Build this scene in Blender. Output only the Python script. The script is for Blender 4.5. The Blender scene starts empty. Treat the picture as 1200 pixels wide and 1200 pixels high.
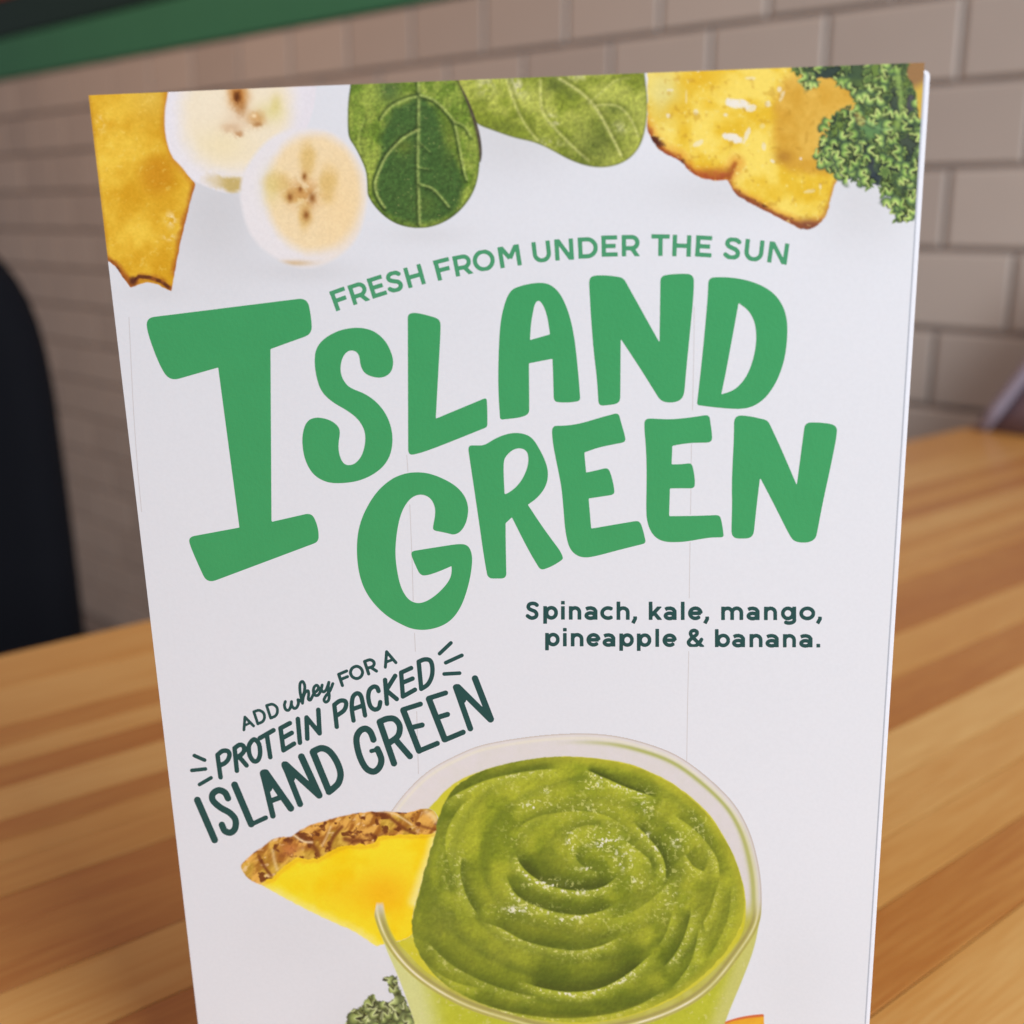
import bpy, math, random
import numpy as np
from mathutils import Matrix, Vector
from mathutils.geometry import tessellate_polygon

random.seed(7)
RNG = np.random.RandomState(11)
sc = bpy.context.scene
COL = sc.collection

# ------------------------------------------------------------------ camera, world, lamps, exposure
PITCH = math.atan(350.0 / 1350.0)
cam_d = bpy.data.cameras.new('camera')
cam = bpy.data.objects.new('camera', cam_d)
COL.objects.link(cam)
cam.location = (0, 0, 0.194)
cam.rotation_euler = (math.radians(90) - PITCH, 0, 0)
cam_d.sensor_width = 36.0
cam_d.lens = 40.5
cam_d.clip_start = 0.01
cam_d.clip_end = 60
cam_d.dof.use_dof = True
cam_d.dof.focus_distance = 0.219
cam_d.dof.aperture_fstop = 12.6
sc.camera = cam

world = bpy.data.worlds.new('World')
sc.world = world
world.use_nodes = True
bg = world.node_tree.nodes['Background']
bg.inputs['Color'].default_value = (0.80, 0.86, 1.0, 1)
bg.inputs['Strength'].default_value = 0.17

def area_lamp(name, loc, target, size_x, size_y, power, color):
    d = bpy.data.lights.new(name, 'AREA')
    d.shape = 'RECTANGLE'
    d.size = size_x
    d.size_y = size_y
    d.energy = power
    d.color = color
    o = bpy.data.objects.new(name, d)
    COL.objects.link(o)
    o.location = loc
    o.rotation_euler = (Vector(target) - Vector(loc)).to_track_quat('-Z', 'Y').to_euler()
    return o

area_lamp('window_light', (1.15, -0.75, 0.95), (0.05, 0.45, 0.05), 1.0, 1.1, 40.5, (0.925, 1.0, 1.06))
area_lamp('room_light', (-0.9, -1.3, 1.5), (0.0, 0.4, 0.0), 1.2, 0.8, 8.0, (0.95, 0.97, 1.0))
area_lamp('warm_fill_light', (-1.15, 1.15, 1.75), (-1.0, 1.9, 0.0), 0.5, 0.5, 17.0, (1.0, 0.52, 0.24))  # unseen warm fill, added to lift the left wall and left wood

sc.view_settings.view_transform = 'Standard'
sc.view_settings.look = 'None'
sc.view_settings.gamma = 1.0
sc.view_settings.exposure = 0.0
sc.render.resolution_x = 1024
sc.render.resolution_y = 1024

# ------------------------------------------------------------------ helpers
def lin(c):
    c = np.asarray(c, float) / 255.0
    return np.where(c <= 0.04045, c / 12.92, ((c + 0.055) / 1.055) ** 2.4)

def tag(o, label=None, cat=None, group=None, kind=None):
    if label: o['label'] = label
    if cat: o['category'] = cat
    if group: o['group'] = group
    if kind: o['kind'] = kind
    return o

def link(o, parent=None):
    COL.objects.link(o)
    if parent is not None:
        o.parent = parent
    return o

def empty(name, loc, rz=0.0):
    o = bpy.data.objects.new(name, None)
    o.empty_display_size = 0.05
    COL.objects.link(o)
    o.location = loc
    o.rotation_euler = (0, 0, rz)
    return o

def mesh_obj(name, verts, faces, mat, parent=None, smooth=False):
    me = bpy.data.meshes.new(name)
    me.from_pydata([tuple(v) for v in verts], [], faces)
    me.update()
    if mat: me.materials.append(mat)
    if smooth:
        me.polygons.foreach_set('use_smooth', [True] * len(me.polygons))
    o = bpy.data.objects.new(name, me)
    return link(o, parent)

def box(name, lo, hi, mat, parent=None, bevel=0.0, segs=2):
    import bmesh
    bm = bmesh.new()
    bmesh.ops.create_cube(bm, size=1.0)
    for v in bm.verts:
        v.co = Vector([lo[i] + (v.co[i] + 0.5) * (hi[i] - lo[i]) for i in range(3)])
    if bevel > 0:
        bmesh.ops.bevel(bm, geom=bm.edges[:], offset=bevel, segments=segs, affect='EDGES', profile=0.5)
    me = bpy.data.meshes.new(name)
    bm.to_mesh(me)
    bm.free()
    me.materials.append(mat)
    return link(bpy.data.objects.new(name, me), parent)

# ------------------------------------------------------------------ materials
def new_mat(name):
    m = bpy.data.materials.new(name)
    m.use_nodes = True
    nt = m.node_tree
    return m, nt, nt.nodes['Principled BSDF']

def N(nt, typ, **kw):
    n = nt.nodes.new(typ)
    for k, v in kw.items():
        setattr(n, k, v)
    return n

def plain(name, rgb, rough=0.5, bump=0.0, bump_scale=200.0, vary=0.0, vscale=8.0, spec=0.5):
    m, nt, b = new_mat(name)
    b.inputs['Base Color'].default_value = (*rgb, 1)
    b.inputs['Roughness'].default_value = rough
    b.inputs['Specular IOR Level'].default_value = spec
    tc = N(nt, 'ShaderNodeTexCoord')
    if vary > 0:
        no = N(nt, 'ShaderNodeTexNoise')
        no.inputs['Scale'].default_value = vscale
        no.inputs['Detail'].default_value = 5
        nt.links.new(tc.outputs['Object'], no.inputs['Vector'])
        mx = N(nt, 'ShaderNodeMix', data_type='RGBA')
        mx.inputs[6].default_value = (*[c * (1 - vary) for c in rgb], 1)
        mx.inputs[7].default_value = (*[min(1, c * (1 + vary)) for c in rgb], 1)
        nt.links.new(no.outputs['Fac'], mx.inputs[0])
        nt.links.new(mx.outputs[2], b.inputs['Base Color'])
    if bump > 0:
        nb = N(nt, 'ShaderNodeTexNoise')
        nb.inputs['Scale'].default_value = bump_scale
        nb.inputs['Detail'].default_value = 4
        nt.links.new(tc.outputs['Object'], nb.inputs['Vector'])
        bp = N(nt, 'ShaderNodeBump')
        bp.inputs['Strength'].default_value = bump
        bp.inputs['Distance'].default_value = 0.001
        nt.links.new(nb.outputs['Fac'], bp.inputs['Height'])
        nt.links.new(bp.outputs['Normal'], b.inputs['Normal'])
    return m

def print_material(name, rough=0.36, spec=0.45):
    """colour comes from the ink printed on the sheet (a colour attribute), with fine paper tooth"""
    m, nt, b = new_mat(name)
    at = N(nt, 'ShaderNodeAttribute', attribute_name='ink')
    tc = N(nt, 'ShaderNodeTexCoord')
    no = N(nt, 'ShaderNodeTexNoise')
    no.inputs['Scale'].default_value = 1500
    no.inputs['Detail'].default_value = 3
    nt.links.new(tc.outputs['Object'], no.inputs['Vector'])
    mr = N(nt, 'ShaderNodeMapRange')
    mr.inputs[1].default_value = 0.3
    mr.inputs[2].default_value = 0.7
    mr.inputs[3].default_value = 0.988
    mr.inputs[4].default_value = 1.012
    nt.links.new(no.outputs['Fac'], mr.inputs[0])
    vm = N(nt, 'ShaderNodeVectorMath', operation='SCALE')
    nt.links.new(at.outputs['Color'], vm.inputs[0])
    nt.links.new(mr.outputs[0], vm.inputs['Scale'])
    nt.links.new(vm.outputs[0], b.inputs['Base Color'])
    b.inputs['Roughness'].default_value = rough
    b.inputs['Specular IOR Level'].default_value = spec
    bp = N(nt, 'ShaderNodeBump')
    bp.inputs['Strength'].default_value = 0.10
    bp.inputs['Distance'].default_value = 0.0001
    nt.links.new(no.outputs['Fac'], bp.inputs['Height'])
    nt.links.new(bp.outputs['Normal'], b.inputs['Normal'])
    return m

def wood_material():
    m, nt, b = new_mat('butcher_block_wood')
    tc = N(nt, 'ShaderNodeTexCoord')
    oi = N(nt, 'ShaderNodeObjectInfo')
    # per-stave offset so that no two staves share a grain
    add = N(nt, 'ShaderNodeVectorMath', operation='MULTIPLY_ADD')
    comb = N(nt, 'ShaderNodeCombineXYZ')
    for i in range(3):
        nt.links.new(oi.outputs['Random'], comb.inputs[i])
    nt.links.new(comb.outputs[0], add.inputs[0])
    add.inputs[1].default_value = (13.0, 7.0, 5.0)
    nt.links.new(tc.outputs['Object'], add.inputs[2])
    mp = N(nt, 'ShaderNodeMapping')
    mp.inputs['Scale'].default_value = (5.0, 95.0, 40.0)
    nt.links.new(add.outputs[0], mp.inputs['Vector'])
    n1 = N(nt, 'ShaderNodeTexNoise')
    n1.inputs['Scale'].default_value = 1.0
    n1.inputs['Detail'].default_value = 7
    n1.inputs['Roughness'].default_value = 0.62
    n1.inputs['Distortion'].default_value = 0.6
    nt.links.new(mp.outputs[0], n1.inputs['Vector'])
    mp2 = N(nt, 'ShaderNodeMapping')
    mp2.inputs['Scale'].default_value = (2.2, 16.0, 10.0)
    nt.links.new(add.outputs[0], mp2.inputs['Vector'])
    n2 = N(nt, 'ShaderNodeTexNoise')
    n2.inputs['Scale'].default_value = 1.0
    n2.inputs['Detail'].default_value = 3
    nt.links.new(mp2.outputs[0], n2.inputs['Vector'])
    mp3 = N(nt, 'ShaderNodeMapping')
    mp3.inputs['Scale'].default_value = (38.0, 620.0, 200.0)
    nt.links.new(add.outputs[0], mp3.inputs['Vector'])
    n3 = N(nt, 'ShaderNodeTexNoise')
    n3.inputs['Scale'].default_value = 1.0
    n3.inputs['Detail'].default_value = 2
    nt.links.new(mp3.outputs[0], n3.inputs['Vector'])
    # stave tone (object colour red channel) + broad + fine figure
    sep = N(nt, 'ShaderNodeSeparateColor')
    nt.links.new(oi.outputs['Color'], sep.inputs[0])
    def math_(op, a, bb):
        n = N(nt, 'ShaderNodeMath', operation=op)
        for i, s in enumerate((a, bb)):
            if isinstance(s, (int, float)):
                n.inputs[i].default_value = s
            else:
                nt.links.new(s, n.inputs[i])
        return n.outputs[0]
    t = math_('ADD', sep.outputs[0], math_('MULTIPLY', math_('SUBTRACT', n2.outputs['Fac'], 0.5), 0.6))
    t = math_('ADD', t, math_('MULTIPLY', math_('SUBTRACT', n1.outputs['Fac'], 0.5), 0.30))
    t = math_('ADD', t, math_('MULTIPLY', math_('SUBTRACT', n3.outputs['Fac'], 0.5), 0.42))
    cr = N(nt, 'ShaderNodeValToRGB')
    e = cr.color_ramp.elements
    e[0].position = 0.0
    e[0].color = (0.33, 0.10, 0.016, 1)
    e[1].position = 1.0
    e[1].color = (0.70, 0.42, 0.145, 1)
    a = e.new(0.3); a.color = (0.43, 0.158, 0.030, 1)
    c = e.new(0.62); c.color = (0.57, 0.272, 0.066, 1)
    nt.links.new(t, cr.inputs[0])
    nt.links.new(cr.outputs[0], b.inputs['Base Color'])
    rr = N(nt, 'ShaderNodeMapRange')
    rr.inputs[3].default_value = 0.23
    rr.inputs[4].default_value = 0.36
    b.inputs['Specular IOR Level'].default_value = 0.7
    nt.links.new(n1.outputs['Fac'], rr.inputs[0])
    nt.links.new(rr.outputs[0], b.inputs['Roughness'])
    bp = N(nt, 'ShaderNodeBump')
    bp.inputs['Strength'].default_value = 0.12
    bp.inputs['Distance'].default_value = 0.0006
    nt.links.new(n1.outputs['Fac'], bp.inputs['Height'])
    nt.links.new(bp.outputs['Normal'], b.inputs['Normal'])
    return m

def tile_material():
    m, nt, b = new_mat('glazed_tile')
    oi = N(nt, 'ShaderNodeObjectInfo')
    tc = N(nt, 'ShaderNodeTexCoord')
    no = N(nt, 'ShaderNodeTexNoise')
    no.inputs['Scale'].default_value = 9
    nt.links.new(tc.outputs['Object'], no.inputs['Vector'])
    ad = N(nt, 'ShaderNodeMath', operation='ADD')
    nt.links.new(oi.outputs['Random'], ad.inputs[0])
    nt.links.new(no.outputs['Fac'], ad.inputs[1])
    mr = N(nt, 'ShaderNodeMapRange')
    mr.inputs[1].default_value = 0.3
    mr.inputs[2].default_value = 1.7
    nt.links.new(ad.outputs[0], mr.inputs[0])
    mx = N(nt, 'ShaderNodeMix', data_type='RGBA')
    mx.inputs[6].default_value = (0.51, 0.445, 0.40, 1)
    mx.inputs[7].default_value = (0.61, 0.54, 0.485, 1)
    nt.links.new(mr.outputs[0], mx.inputs[0])
    nt.links.new(mx.outputs[2], b.inputs['Base Color'])
    b.inputs['Roughness'].default_value = 0.38
    bp = N(nt, 'ShaderNodeBump')
    bp.inputs['Strength'].default_value = 0.25
    bp.inputs['Distance'].default_value = 0.002
    nt.links.new(no.outputs['Fac'], bp.inputs['Height'])
    nt.links.new(bp.outputs['Normal'], b.inputs['Normal'])
    return m

M_wood = wood_material()
M_tile = tile_material()
M_grout = plain('grout', (0.37, 0.305, 0.27), 0.95, 0.3, 300, 0.15, 20)
M_green = plain('green_paint', (0.052, 0.235, 0.125), 0.5, 0.1, 60, 0.08, 6)
M_black = plain('black_paint', (0.010, 0.034, 0.026), 0.5, 0.1, 60)
M_orange = plain('orange_paint', (0.42, 0.06, 0.012), 0.5, 0.1, 60, 0.1, 6)
M_chair = plain('black_upholstery', (0.004, 0.004, 0.007), 0.85, 0.5, 500, 0.1, 30, 0.2)
M_metal = plain('dark_metal', (0.02, 0.02, 0.022), 0.35, 0.05, 100)
M_floor = plain('dark_floor', (0.045, 0.038, 0.034), 0.5, 0.2, 40, 0.2, 3)
M_cab = plain('cabinet_panel', (0.06, 0.045, 0.035), 0.6, 0.1, 60, 0.15, 5)
M_bag = plain('mauve_bag', (0.19, 0.135, 0.165), 0.6, 0.3, 60, 0.2, 14)
M_bagedge = plain('lilac_bag_seam', (0.30, 0.26, 0.33), 0.6, 0.2, 60, 0.1, 14)
M_print = print_material('printed_card')
M_stock = plain('white_card_stock', (0.83, 0.82, 0.84), 0.5, 0.05, 900)
M_backstock = plain('white_card_back', (0.90, 0.90, 0.95), 0.35, 0.05, 900)
M_grooveshade = plain('grey_blue_groove_shade', (0.50, 0.51, 0.56), 0.5, 0.05, 900)  # grey-blue colour stands in for shade in the gap between the leaves
M_head = plain('headline_green_ink', (0.050, 0.372, 0.130), 0.42, 0.05, 1500, 0.045, 160)
M_tagink = plain('tagline_green_ink', (0.070, 0.345, 0.165), 0.42, 0.05, 1500, 0.05, 200)
M_teal = plain('dark_teal_ink', (0.011, 0.076, 0.074), 0.42, 0.05, 1500, 0.08, 200)
M_line = plain('grey_plank_line_ink', (0.66, 0.63, 0.64), 0.45, 0.05, 1500)

# ------------------------------------------------------------------ the tiled wall
AW = math.radians(46.115)
WALL_P = Vector((0.4651, 1.1290, 0.0))
wall = empty('tiled_wall', WALL_P)
wall['kind'] = 'structure'
# local frame: x runs along the wall away to the left, y points out of the wall towards the room
dw = Vector((-math.sin(AW), math.cos(AW), 0))
nw = Vector((-math.cos(AW), -math.sin(AW), 0))
wall.matrix_world = Matrix(((dw.x, nw.x, 0, WALL_P.x), (dw.y, nw.y, 0, WALL_P.y), (0, 0, 1, 0), (0, 0, 0, 1)))
Z0, DZ, DS, TH, GR = 0.0035, 0.0778, 0.1417, 0.0045, 0.0058
box('wall_backing', (-1.2, -0.16, -0.75), (3.6, 0.0, 0.4702), M_grout, wall)

def tile_mesh():
    L, H = DS - GR, DZ - GR
    prof = [(0.0, -0.001), (0.0, TH * 0.7), (0.0008, TH * 0.92), (0.0024, TH)]
    vs, fs = [], []
    for ins, d in prof:
        for sx, sz in ((0, 0), (1, 0), (1, 1), (0, 1)):
            x = ins if sx == 0 else L - ins
            z = ins if sz == 0 else H - ins
            vs.append((x - L / 2, d, z - H / 2))
    for k in range(len(prof) - 1):
        for i in range(4):
            a, c = k * 4 + i, k * 4 + (i + 1) % 4
            fs.append((a, c, c + 4, a + 4))
    k = (len(prof) - 1) * 4
    fs.append((k, k + 1, k + 2, k + 3))
    me = bpy.data.meshes.new('tile')
    me.from_pydata(vs, [], fs)
    me.materials.append(M_tile)
    me.polygons.foreach_set('use_smooth', [False] * len(fs))
    me.update()
    return me

TILE = tile_mesh()
tile_count = 0
for row in range(-9, 6):
    off = 0.053 if row % 2 == 0 else -0.0178
    for k in range(-4, 20):
        s = off + DS * (k + 0.5)
        zc = Z0 + DZ * (row + 0.5)
        smin, smax = (-0.45, 2.45) if row >= -1 else (0.05, 2.45)
        if s < smin or s > smax:
            continue
        if row < -1 and s < 0.25 - 0.15 * row * 0.0:
            continue
        o = bpy.data.objects.new('tile', TILE)
        link(o, wall)
        o.location = (s, 0.0, zc)
        o.rotation_euler = (random.gauss(0, 0.004), 0, random.gauss(0, 0.004))
        tile_count += 1

# green band above the tiles, black rail, orange board: all fixed to the same wall
band = empty('green_wall_panel', WALL_P + dw * 1.2)
band.matrix_world = Matrix.Translation(dw * 1.2) @ wall.matrix_world.copy()
tag(band, 'flat dark green painted panel running along the wall directly above the tiles', 'wall panel')
box('panel_board', (-2.4, -0.155, 0.4712), (2.4, 0.008, 0.549), M_green, band, 0.002)
rail = empty('black_rail', WALL_P)
rail.matrix_world = Matrix.Translation(dw * 1.2) @ wall.matrix_world.copy()
tag(rail, 'black strip above the green panel, between it and the orange board', 'rail')
box('rail_board', (-2.4, -0.155, 0.5505), (2.4, 0.010, 0.6245), M_black, rail, 0.004)
board = empty('orange_board', WALL_P)
board.matrix_world = Matrix.Translation(dw * 1.2) @ wall.matrix_world.copy()
tag(board, 'orange red board at the very top left above the black strip', 'board')
box('board_face', (-2.4, -0.155, 0.626), (2.4, 0.010, 0.78), M_orange, board, 0.003)

# ------------------------------------------------------------------ floor
FZ = -0.75
mesh_obj('floor', [(-6, -4, FZ), (6, -4, FZ), (6, 7, FZ), (-6, 7, FZ)], [(0, 1, 2, 3)], M_floor)['kind'] = 'structure'

# ------------------------------------------------------------------ butcher block counter
E1 = Vector((-0.2321, 0.4893, 0.0))
AB = math.radians(50.3)
counter = empty('butcher_block_counter', (0.2, 0.35, FZ))
tag(counter, 'butcher block counter of striped light and reddish brown wooden staves under the card', 'counter')
db = Vector((math.sin(AB), math.cos(AB), 0))
nb = Vector((-math.cos(AB), math.sin(AB), 0))
bounds = [(0.0, .58), (-.040, .70), (-.078, .25), (-.097, .66), (-.112, .22), (-.130, .72), (-.153, .48),
          (-.167, .62), (-.180, .50), (-.199, .22), (-.244, .66), (-.273, .20), (-.302, .90), (-.325, .70),
          (-.346, .62), (-.367, .16), (-.392, .80), (-.43, .55), (-.462, .3), (-.497, .7), (-.54, .45),
          (-.575, .8), (-.61, .25), (-.65, .6), (-.69, .4), (-.73, .7), (-.78, .5)]
THK = 0.038
def wall_hit(n):
    """distance along a stave (at ordinate n) at which it butts against the tiles"""
    p = E1 + nb * n
    return ((WALL_P + nw * (TH + 0.0005) - p).dot(nw)) / db.dot(nw)
for i in range(len(bounds) - 1):
    n1, tone = bounds[i]
    n0 = bounds[i + 1][0]
    g = 0.00026
    # one or two lengths per stave, finger-jointed end to end
    cuts = [-1.35, random.uniform(-0.75, -0.45) if i > 2 else -0.7]
    if i in (6, 12, 18, 22):
        cuts.append(0.1 + random.uniform(0.0, 0.1))
    for c in range(len(cuts)):
        s0 = cuts[c] + (g if c else 0)
        if c + 1 < len(cuts):
            e1 = e0 = cuts[c + 1]
        else:
            e1, e0 = wall_hit(n1), wall_hit(n0)
        outer = n1
        drop = random.uniform(0, 0.00012)
        bv = 0.00012
        a, b_ = n0 + g, outer - g
        # the outermost stave is trimmed a little out of parallel, as the edge of the counter runs
        k = 0.025 if i == 0 else 0.0
        def P(s, n):
            q = E1 + db * s + nb * n
            return q
        def ring(ins, z):
            return [P(s0 + ins, a + ins), P(e0 - ins, a + ins), P(e1 - ins, b_ - ins + k * (e1 - ins)), P(s0 + ins, b_ - ins + k * (s0 + ins))], z
        vs, fs = [], []
        for ins, z in ((0, -THK), (0, -bv - drop), (bv, -drop)):
            r, zz = ring(ins, z)
            for q in r:
                vs.append(Vector((q.x, q.y, zz)))
        for lv in range(2):
            for j in range(4):
                x, y = lv * 4 + j, lv * 4 + (j + 1) % 4
                fs.append((x, y, y + 4, x + 4))
        fs.append((8, 9, 10, 11))
        fs.append((3, 2, 1, 0))
        # local frame of the stave: x along the grain
        Mx = Matrix(((db.x, nb.x, 0, E1.x), (db.y, nb.y, 0, E1.y), (0, 0, 1, 0), (0, 0, 0, 1)))
        inv = Mx.inverted()
        o = mesh_obj('stave', [inv @ v for v in vs], fs, M_wood)
        o.parent = counter
        o.matrix_world = Mx
        o.matrix_parent_inverse = Matrix.Translation((-0.2, -0.35, -FZ))
        o.matrix_basis = Mx
        tn = 0.58 + (tone - 0.54) * 0.70 + (random.uniform(-.25, .25) if c + 1 < len(cuts) else 0)
        o.color = (max(0.05, min(1, tn)), 0, 0, 1)
# cabinet body below the top, set back from its edge
def quad_prism(name, pts, z0, z1, mat, parent, parent_inv):
    vs = [(p.x, p.y, z0) for p in pts] + [(p.x, p.y, z1) for p in pts]
    n = len(pts)
    fs = [(i, (i + 1) % n, (i + 1) % n + n, i + n) for i in range(n)] + [tuple(range(n))[::-1], tuple(range(n, 2 * n))]
    o = mesh_obj(name, vs, fs, mat, parent)
    o.matrix_parent_inverse = parent_inv
    return o
inv_c = Matrix.Translation((-0.2, -0.35, -FZ))
quad_prism('cabinet_body', [E1 + db * -1.25 + nb * -0.74, E1 + db * (wall_hit(-.74) - 0.01) + nb * -0.74,
                            E1 + db * (wall_hit(-.06) - 0.01) + nb * -0.06, E1 + db * -1.25 + nb * -0.09],
           FZ + 0.001, -THK - 0.0005, M_cab, counter, inv_c)

# ------------------------------------------------------------------ black chair beyond the counter
def rounded_slab(name, w, h, t, mat, parent, loc, rot, top=0.8, curve=0.03):
    """padded slab, superelliptic outline, slightly dished"""
    vs, fs = [], []
    nu, rings = 48, [(-1.0, 0.0), (-0.95, 0.55), (-0.6, 0.95), (0, 1.0), (0.6, 0.95), (0.95, 0.55), (1.0, 0.0)]
    for d, gr in rings:
        for i in range(nu):
            a = 2 * math.pi * i / nu
            ca, sa = math.cos(a), math.sin(a)
            e = 2 / 5.0
            x = math.copysign(abs(ca) ** e, ca)
            z = math.copysign(abs(sa) ** e, sa)
            sh = 1 + (gr - 1) * 2 * t / w
            ww = w / 2 * (1 - (1 - top) * (z + 1) / 2)
            if gr == 0.0:
                sh = 0.86
            vs.append((x * ww * sh, d * t / 2 + curve * (x * x), z * h / 2 * sh))
    for k in range(len(rings) - 1):
        for i in range(nu):
            a, b = k * nu + i, k * nu + (i + 1) % nu
            fs.append((a, b, b + nu, a + nu))
    c0 = len(vs); vs.append((0, -t / 2, 0)); vs.append((0, t / 2, 0))
    L = (len(rings) - 1) * nu
    for i in range(nu):
        fs.append((c0, (i + 1) % nu, i))
        fs.append((c0 + 1, L + i, L + (i + 1) % nu))
    o = mesh_obj(name, vs, fs, mat, parent, True)
    o.location = loc
    o.rotation_euler = rot
    return o

def tube(name, p, q, r, mat, parent, n=12, r2=None):
    p, q = Vector(p), Vector(q)
    r2 = r if r2 is None else r2
    d = (q - p).normalized()
    u = d.orthogonal().normalized(); w = d.cross(u)
    vs, fs = [], []
    for c, rr in ((p, r), (q, r2)):
        for i in range(n):
            a = 2 * math.pi * i / n
            vs.append(c + (u * math.cos(a) + w * math.sin(a)) * rr)
    for i in range(n):
        fs.append((i, (i + 1) % n, (i + 1) % n + n, i + n))
    fs.append(tuple(range(n))[::-1]); fs.append(tuple(range(n, 2 * n)))
    return mesh_obj(name, vs, fs, mat, parent, False)

chair = empty('chair', (-0.630, 0.95, FZ), math.radians(8))
tag(chair, 'black padded chair standing behind the far edge of the counter at left', 'chair')
rounded_slab('backrest', 0.50, 0.56, 0.055, M_chair, chair, (0, 0, 0.665), (math.radians(-5), 0, 0), 0.90, 0.02)
rounded_slab('seat', 0.42, 0.42, 0.07, M_chair, chair, (-0.03, -0.22, 0.40), (math.radians(90), 0, 0), 0.92, 0.0)
for sx in (-1, 1):
    tube('leg', (sx * 0.20, 0.02, 0.0), (sx * 0.19, 0.03, 0.46), 0.014, M_metal, chair)
    tube('leg', (sx * 0.19 - 0.02, -0.40, 0.0), (sx * 0.16 - 0.02, -0.37, 0.38), 0.014, M_metal, chair)

# ------------------------------------------------------------------ mauve bag on the counter by the wall, at the right
bag = empty('paper_bag', WALL_P - dw * 0.136 + nw * 0.048, -AW)
tag(bag, 'small mauve bag with a lilac edge standing on the counter against the tiles', 'bag')
def bag_body():
    vs, fs = [], []
    rows = 9
    for r in range(rows):
        t = r / (rows - 1)
        hw = 0.104 * (1 - t) + 0.020 * t
        hd = 0.034 * (1 - t) ** 1.3 + 0.003
        for i, (x, y) in enumerate(((-1, -1), (-0.3, -1.12), (0.35, -1.05), (1, -1), (1.04, 0), (1, 1), (0, 1.1), (-1, 1), (-1.0, 0.0))):
            wob = 0.0018 * math.sin(5 * t + i * 1.7)
            vs.append((x * hw + wob, y * hd + wob, 0.001 + t * 0.165))
    n = 9
    for r in range(rows - 1):
        for i in range(n):
            a, b = r * n + i, r * n + (i + 1) % n
            fs.append((a, b, b + n, a + n))
    fs.append(tuple(range(n))[::-1]); fs.append(tuple(range((rows - 1) * n, rows * n)))
    mesh_obj('bag_body', vs, fs, M_bag, bag, True)
    # folded lilac seam strip along the left edge
    sv, sf = [], []
    for r in range(rows):
        t = r / (rows - 1)
        hw = 0.104 * (1 - t) + 0.020 * t
        hd = 0.034 * (1 - t) ** 1.3 + 0.003
        for dx, dy in ((0.010, -0.0035), (-0.004, -0.0030), (-0.004, 0.003), (0.010, 0.0035)):
            sv.append((-hw + dx, -hd + dy - 0.0015, 0.001 + t * 0.163))
    for r in range(rows - 1):
        for i in range(4):
            a, b = r * 4 + i, r * 4 + (i + 1) % 4
            sf.append((a, b, b + 4, a + 4))
    sf.append((3, 2, 1, 0)); k = (rows - 1) * 4; sf.append((k, k + 1, k + 2, k + 3))
    mesh_obj('seam', sv, sf, M_bagedge, bag, True)
bag_body()

# ==================================================================  THE MENU CARD
# the artwork is laid out in "sheet units"; HM turns sheet units into millimetres on the card
HM = np.array([[1.507135844516e-01, -1.779050696023e-02, -1.363589434213e+01],
               [5.334491853306e-03, 1.363564423871e-01, -1.577527285094e+01],
               [6.795123329096e-05, -1.901177484450e-04, 1.0]])
HI = np.linalg.inv(HM)
CARD_W, CARD_H = 140.0, 213.8
T0 = Vector((-0.07308417, 0.21046448, 0.21372124))
cu = Vector((0.99508845, -0.09538066, 0.02648611))
cv = Vector((0.02793069, 0.01384206, -0.99951402))
cn = Vector((-0.09496769, -0.99534463, -0.01643812))
base = T0 + cv * (CARD_H / 1000)
card = empty('menu_card', base)
card.matrix_world = Matrix(((cu.x, -cn.x, -cv.x, base.x), (cu.y, -cn.y, -cv.y, base.y), (cu.z, -cn.z, -cv.z, base.z), (0, 0, 0, 1)))
tag(card, 'white folded menu card with big green lettering and a green smoothie picture', 'menu card')

def to_mm(p):
    p = np.asarray(p, float)
    w = HM[2, 0] * p[..., 0] + HM[2, 1] * p[..., 1] + HM[2, 2]
    return np.stack([(HM[0, 0] * p[..., 0] + HM[0, 1] * p[..., 1] + HM[0, 2]) / w,
                     (HM[1, 0] * p[..., 0] + HM[1, 1] * p[..., 1] + HM[1, 2]) / w], -1)

def to_sheet(U, V):
    w = HI[2, 0] * U + HI[2, 1] * V + HI[2, 2]
    return (HI[0, 0] * U + HI[0, 1] * V + HI[0, 2]) / w, (HI[1, 0] * U + HI[1, 1] * V + HI[1, 2]) / w

def local(U, V, d):
    """card millimetres -> local metres, d = how far proud of the face"""
    bow = 0.0009 * np.sin(np.pi * np.clip(U / CARD_W, 0, 1)) * (0.55 + 0.45 * np.cos(np.clip(V, 0, 220) / 220 * 2.2))
    return np.stack([U / 1000.0, -d - bow, (CARD_H - V) / 1000.0], -1)

# ---- noise
_LAT = RNG.rand(256, 256)
def vnoise(x, y):
    xi = np.floor(x).astype(int); yi = np.floor(y).astype(int)
    fx = x - xi; fy = y - yi
    fx = fx * fx * (3 - 2 * fx); fy = fy * fy * (3 - 2 * fy)
    a = _LAT[yi & 255, xi & 255]; b = _LAT[yi & 255, (xi + 1) & 255]
    c = _LAT[(yi + 1) & 255, xi & 255]; d = _LAT[(yi + 1) & 255, (xi + 1) & 255]
    return (a * (1 - fx) + b * fx) * (1 - fy) + (c * (1 - fx) + d * fx) * fy
def fbm(x, y, s, oct=4, seed=0):
    r = 0; amp = 1; tot = 0
    for k in range(oct):
        r = r + amp * vnoise(x / s + 17.3 * k + seed * 7.7, y / s + 9.1 * k + seed * 3.3)
        tot += amp; amp *= 0.5; s = s / 2.03
    return r / tot

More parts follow.
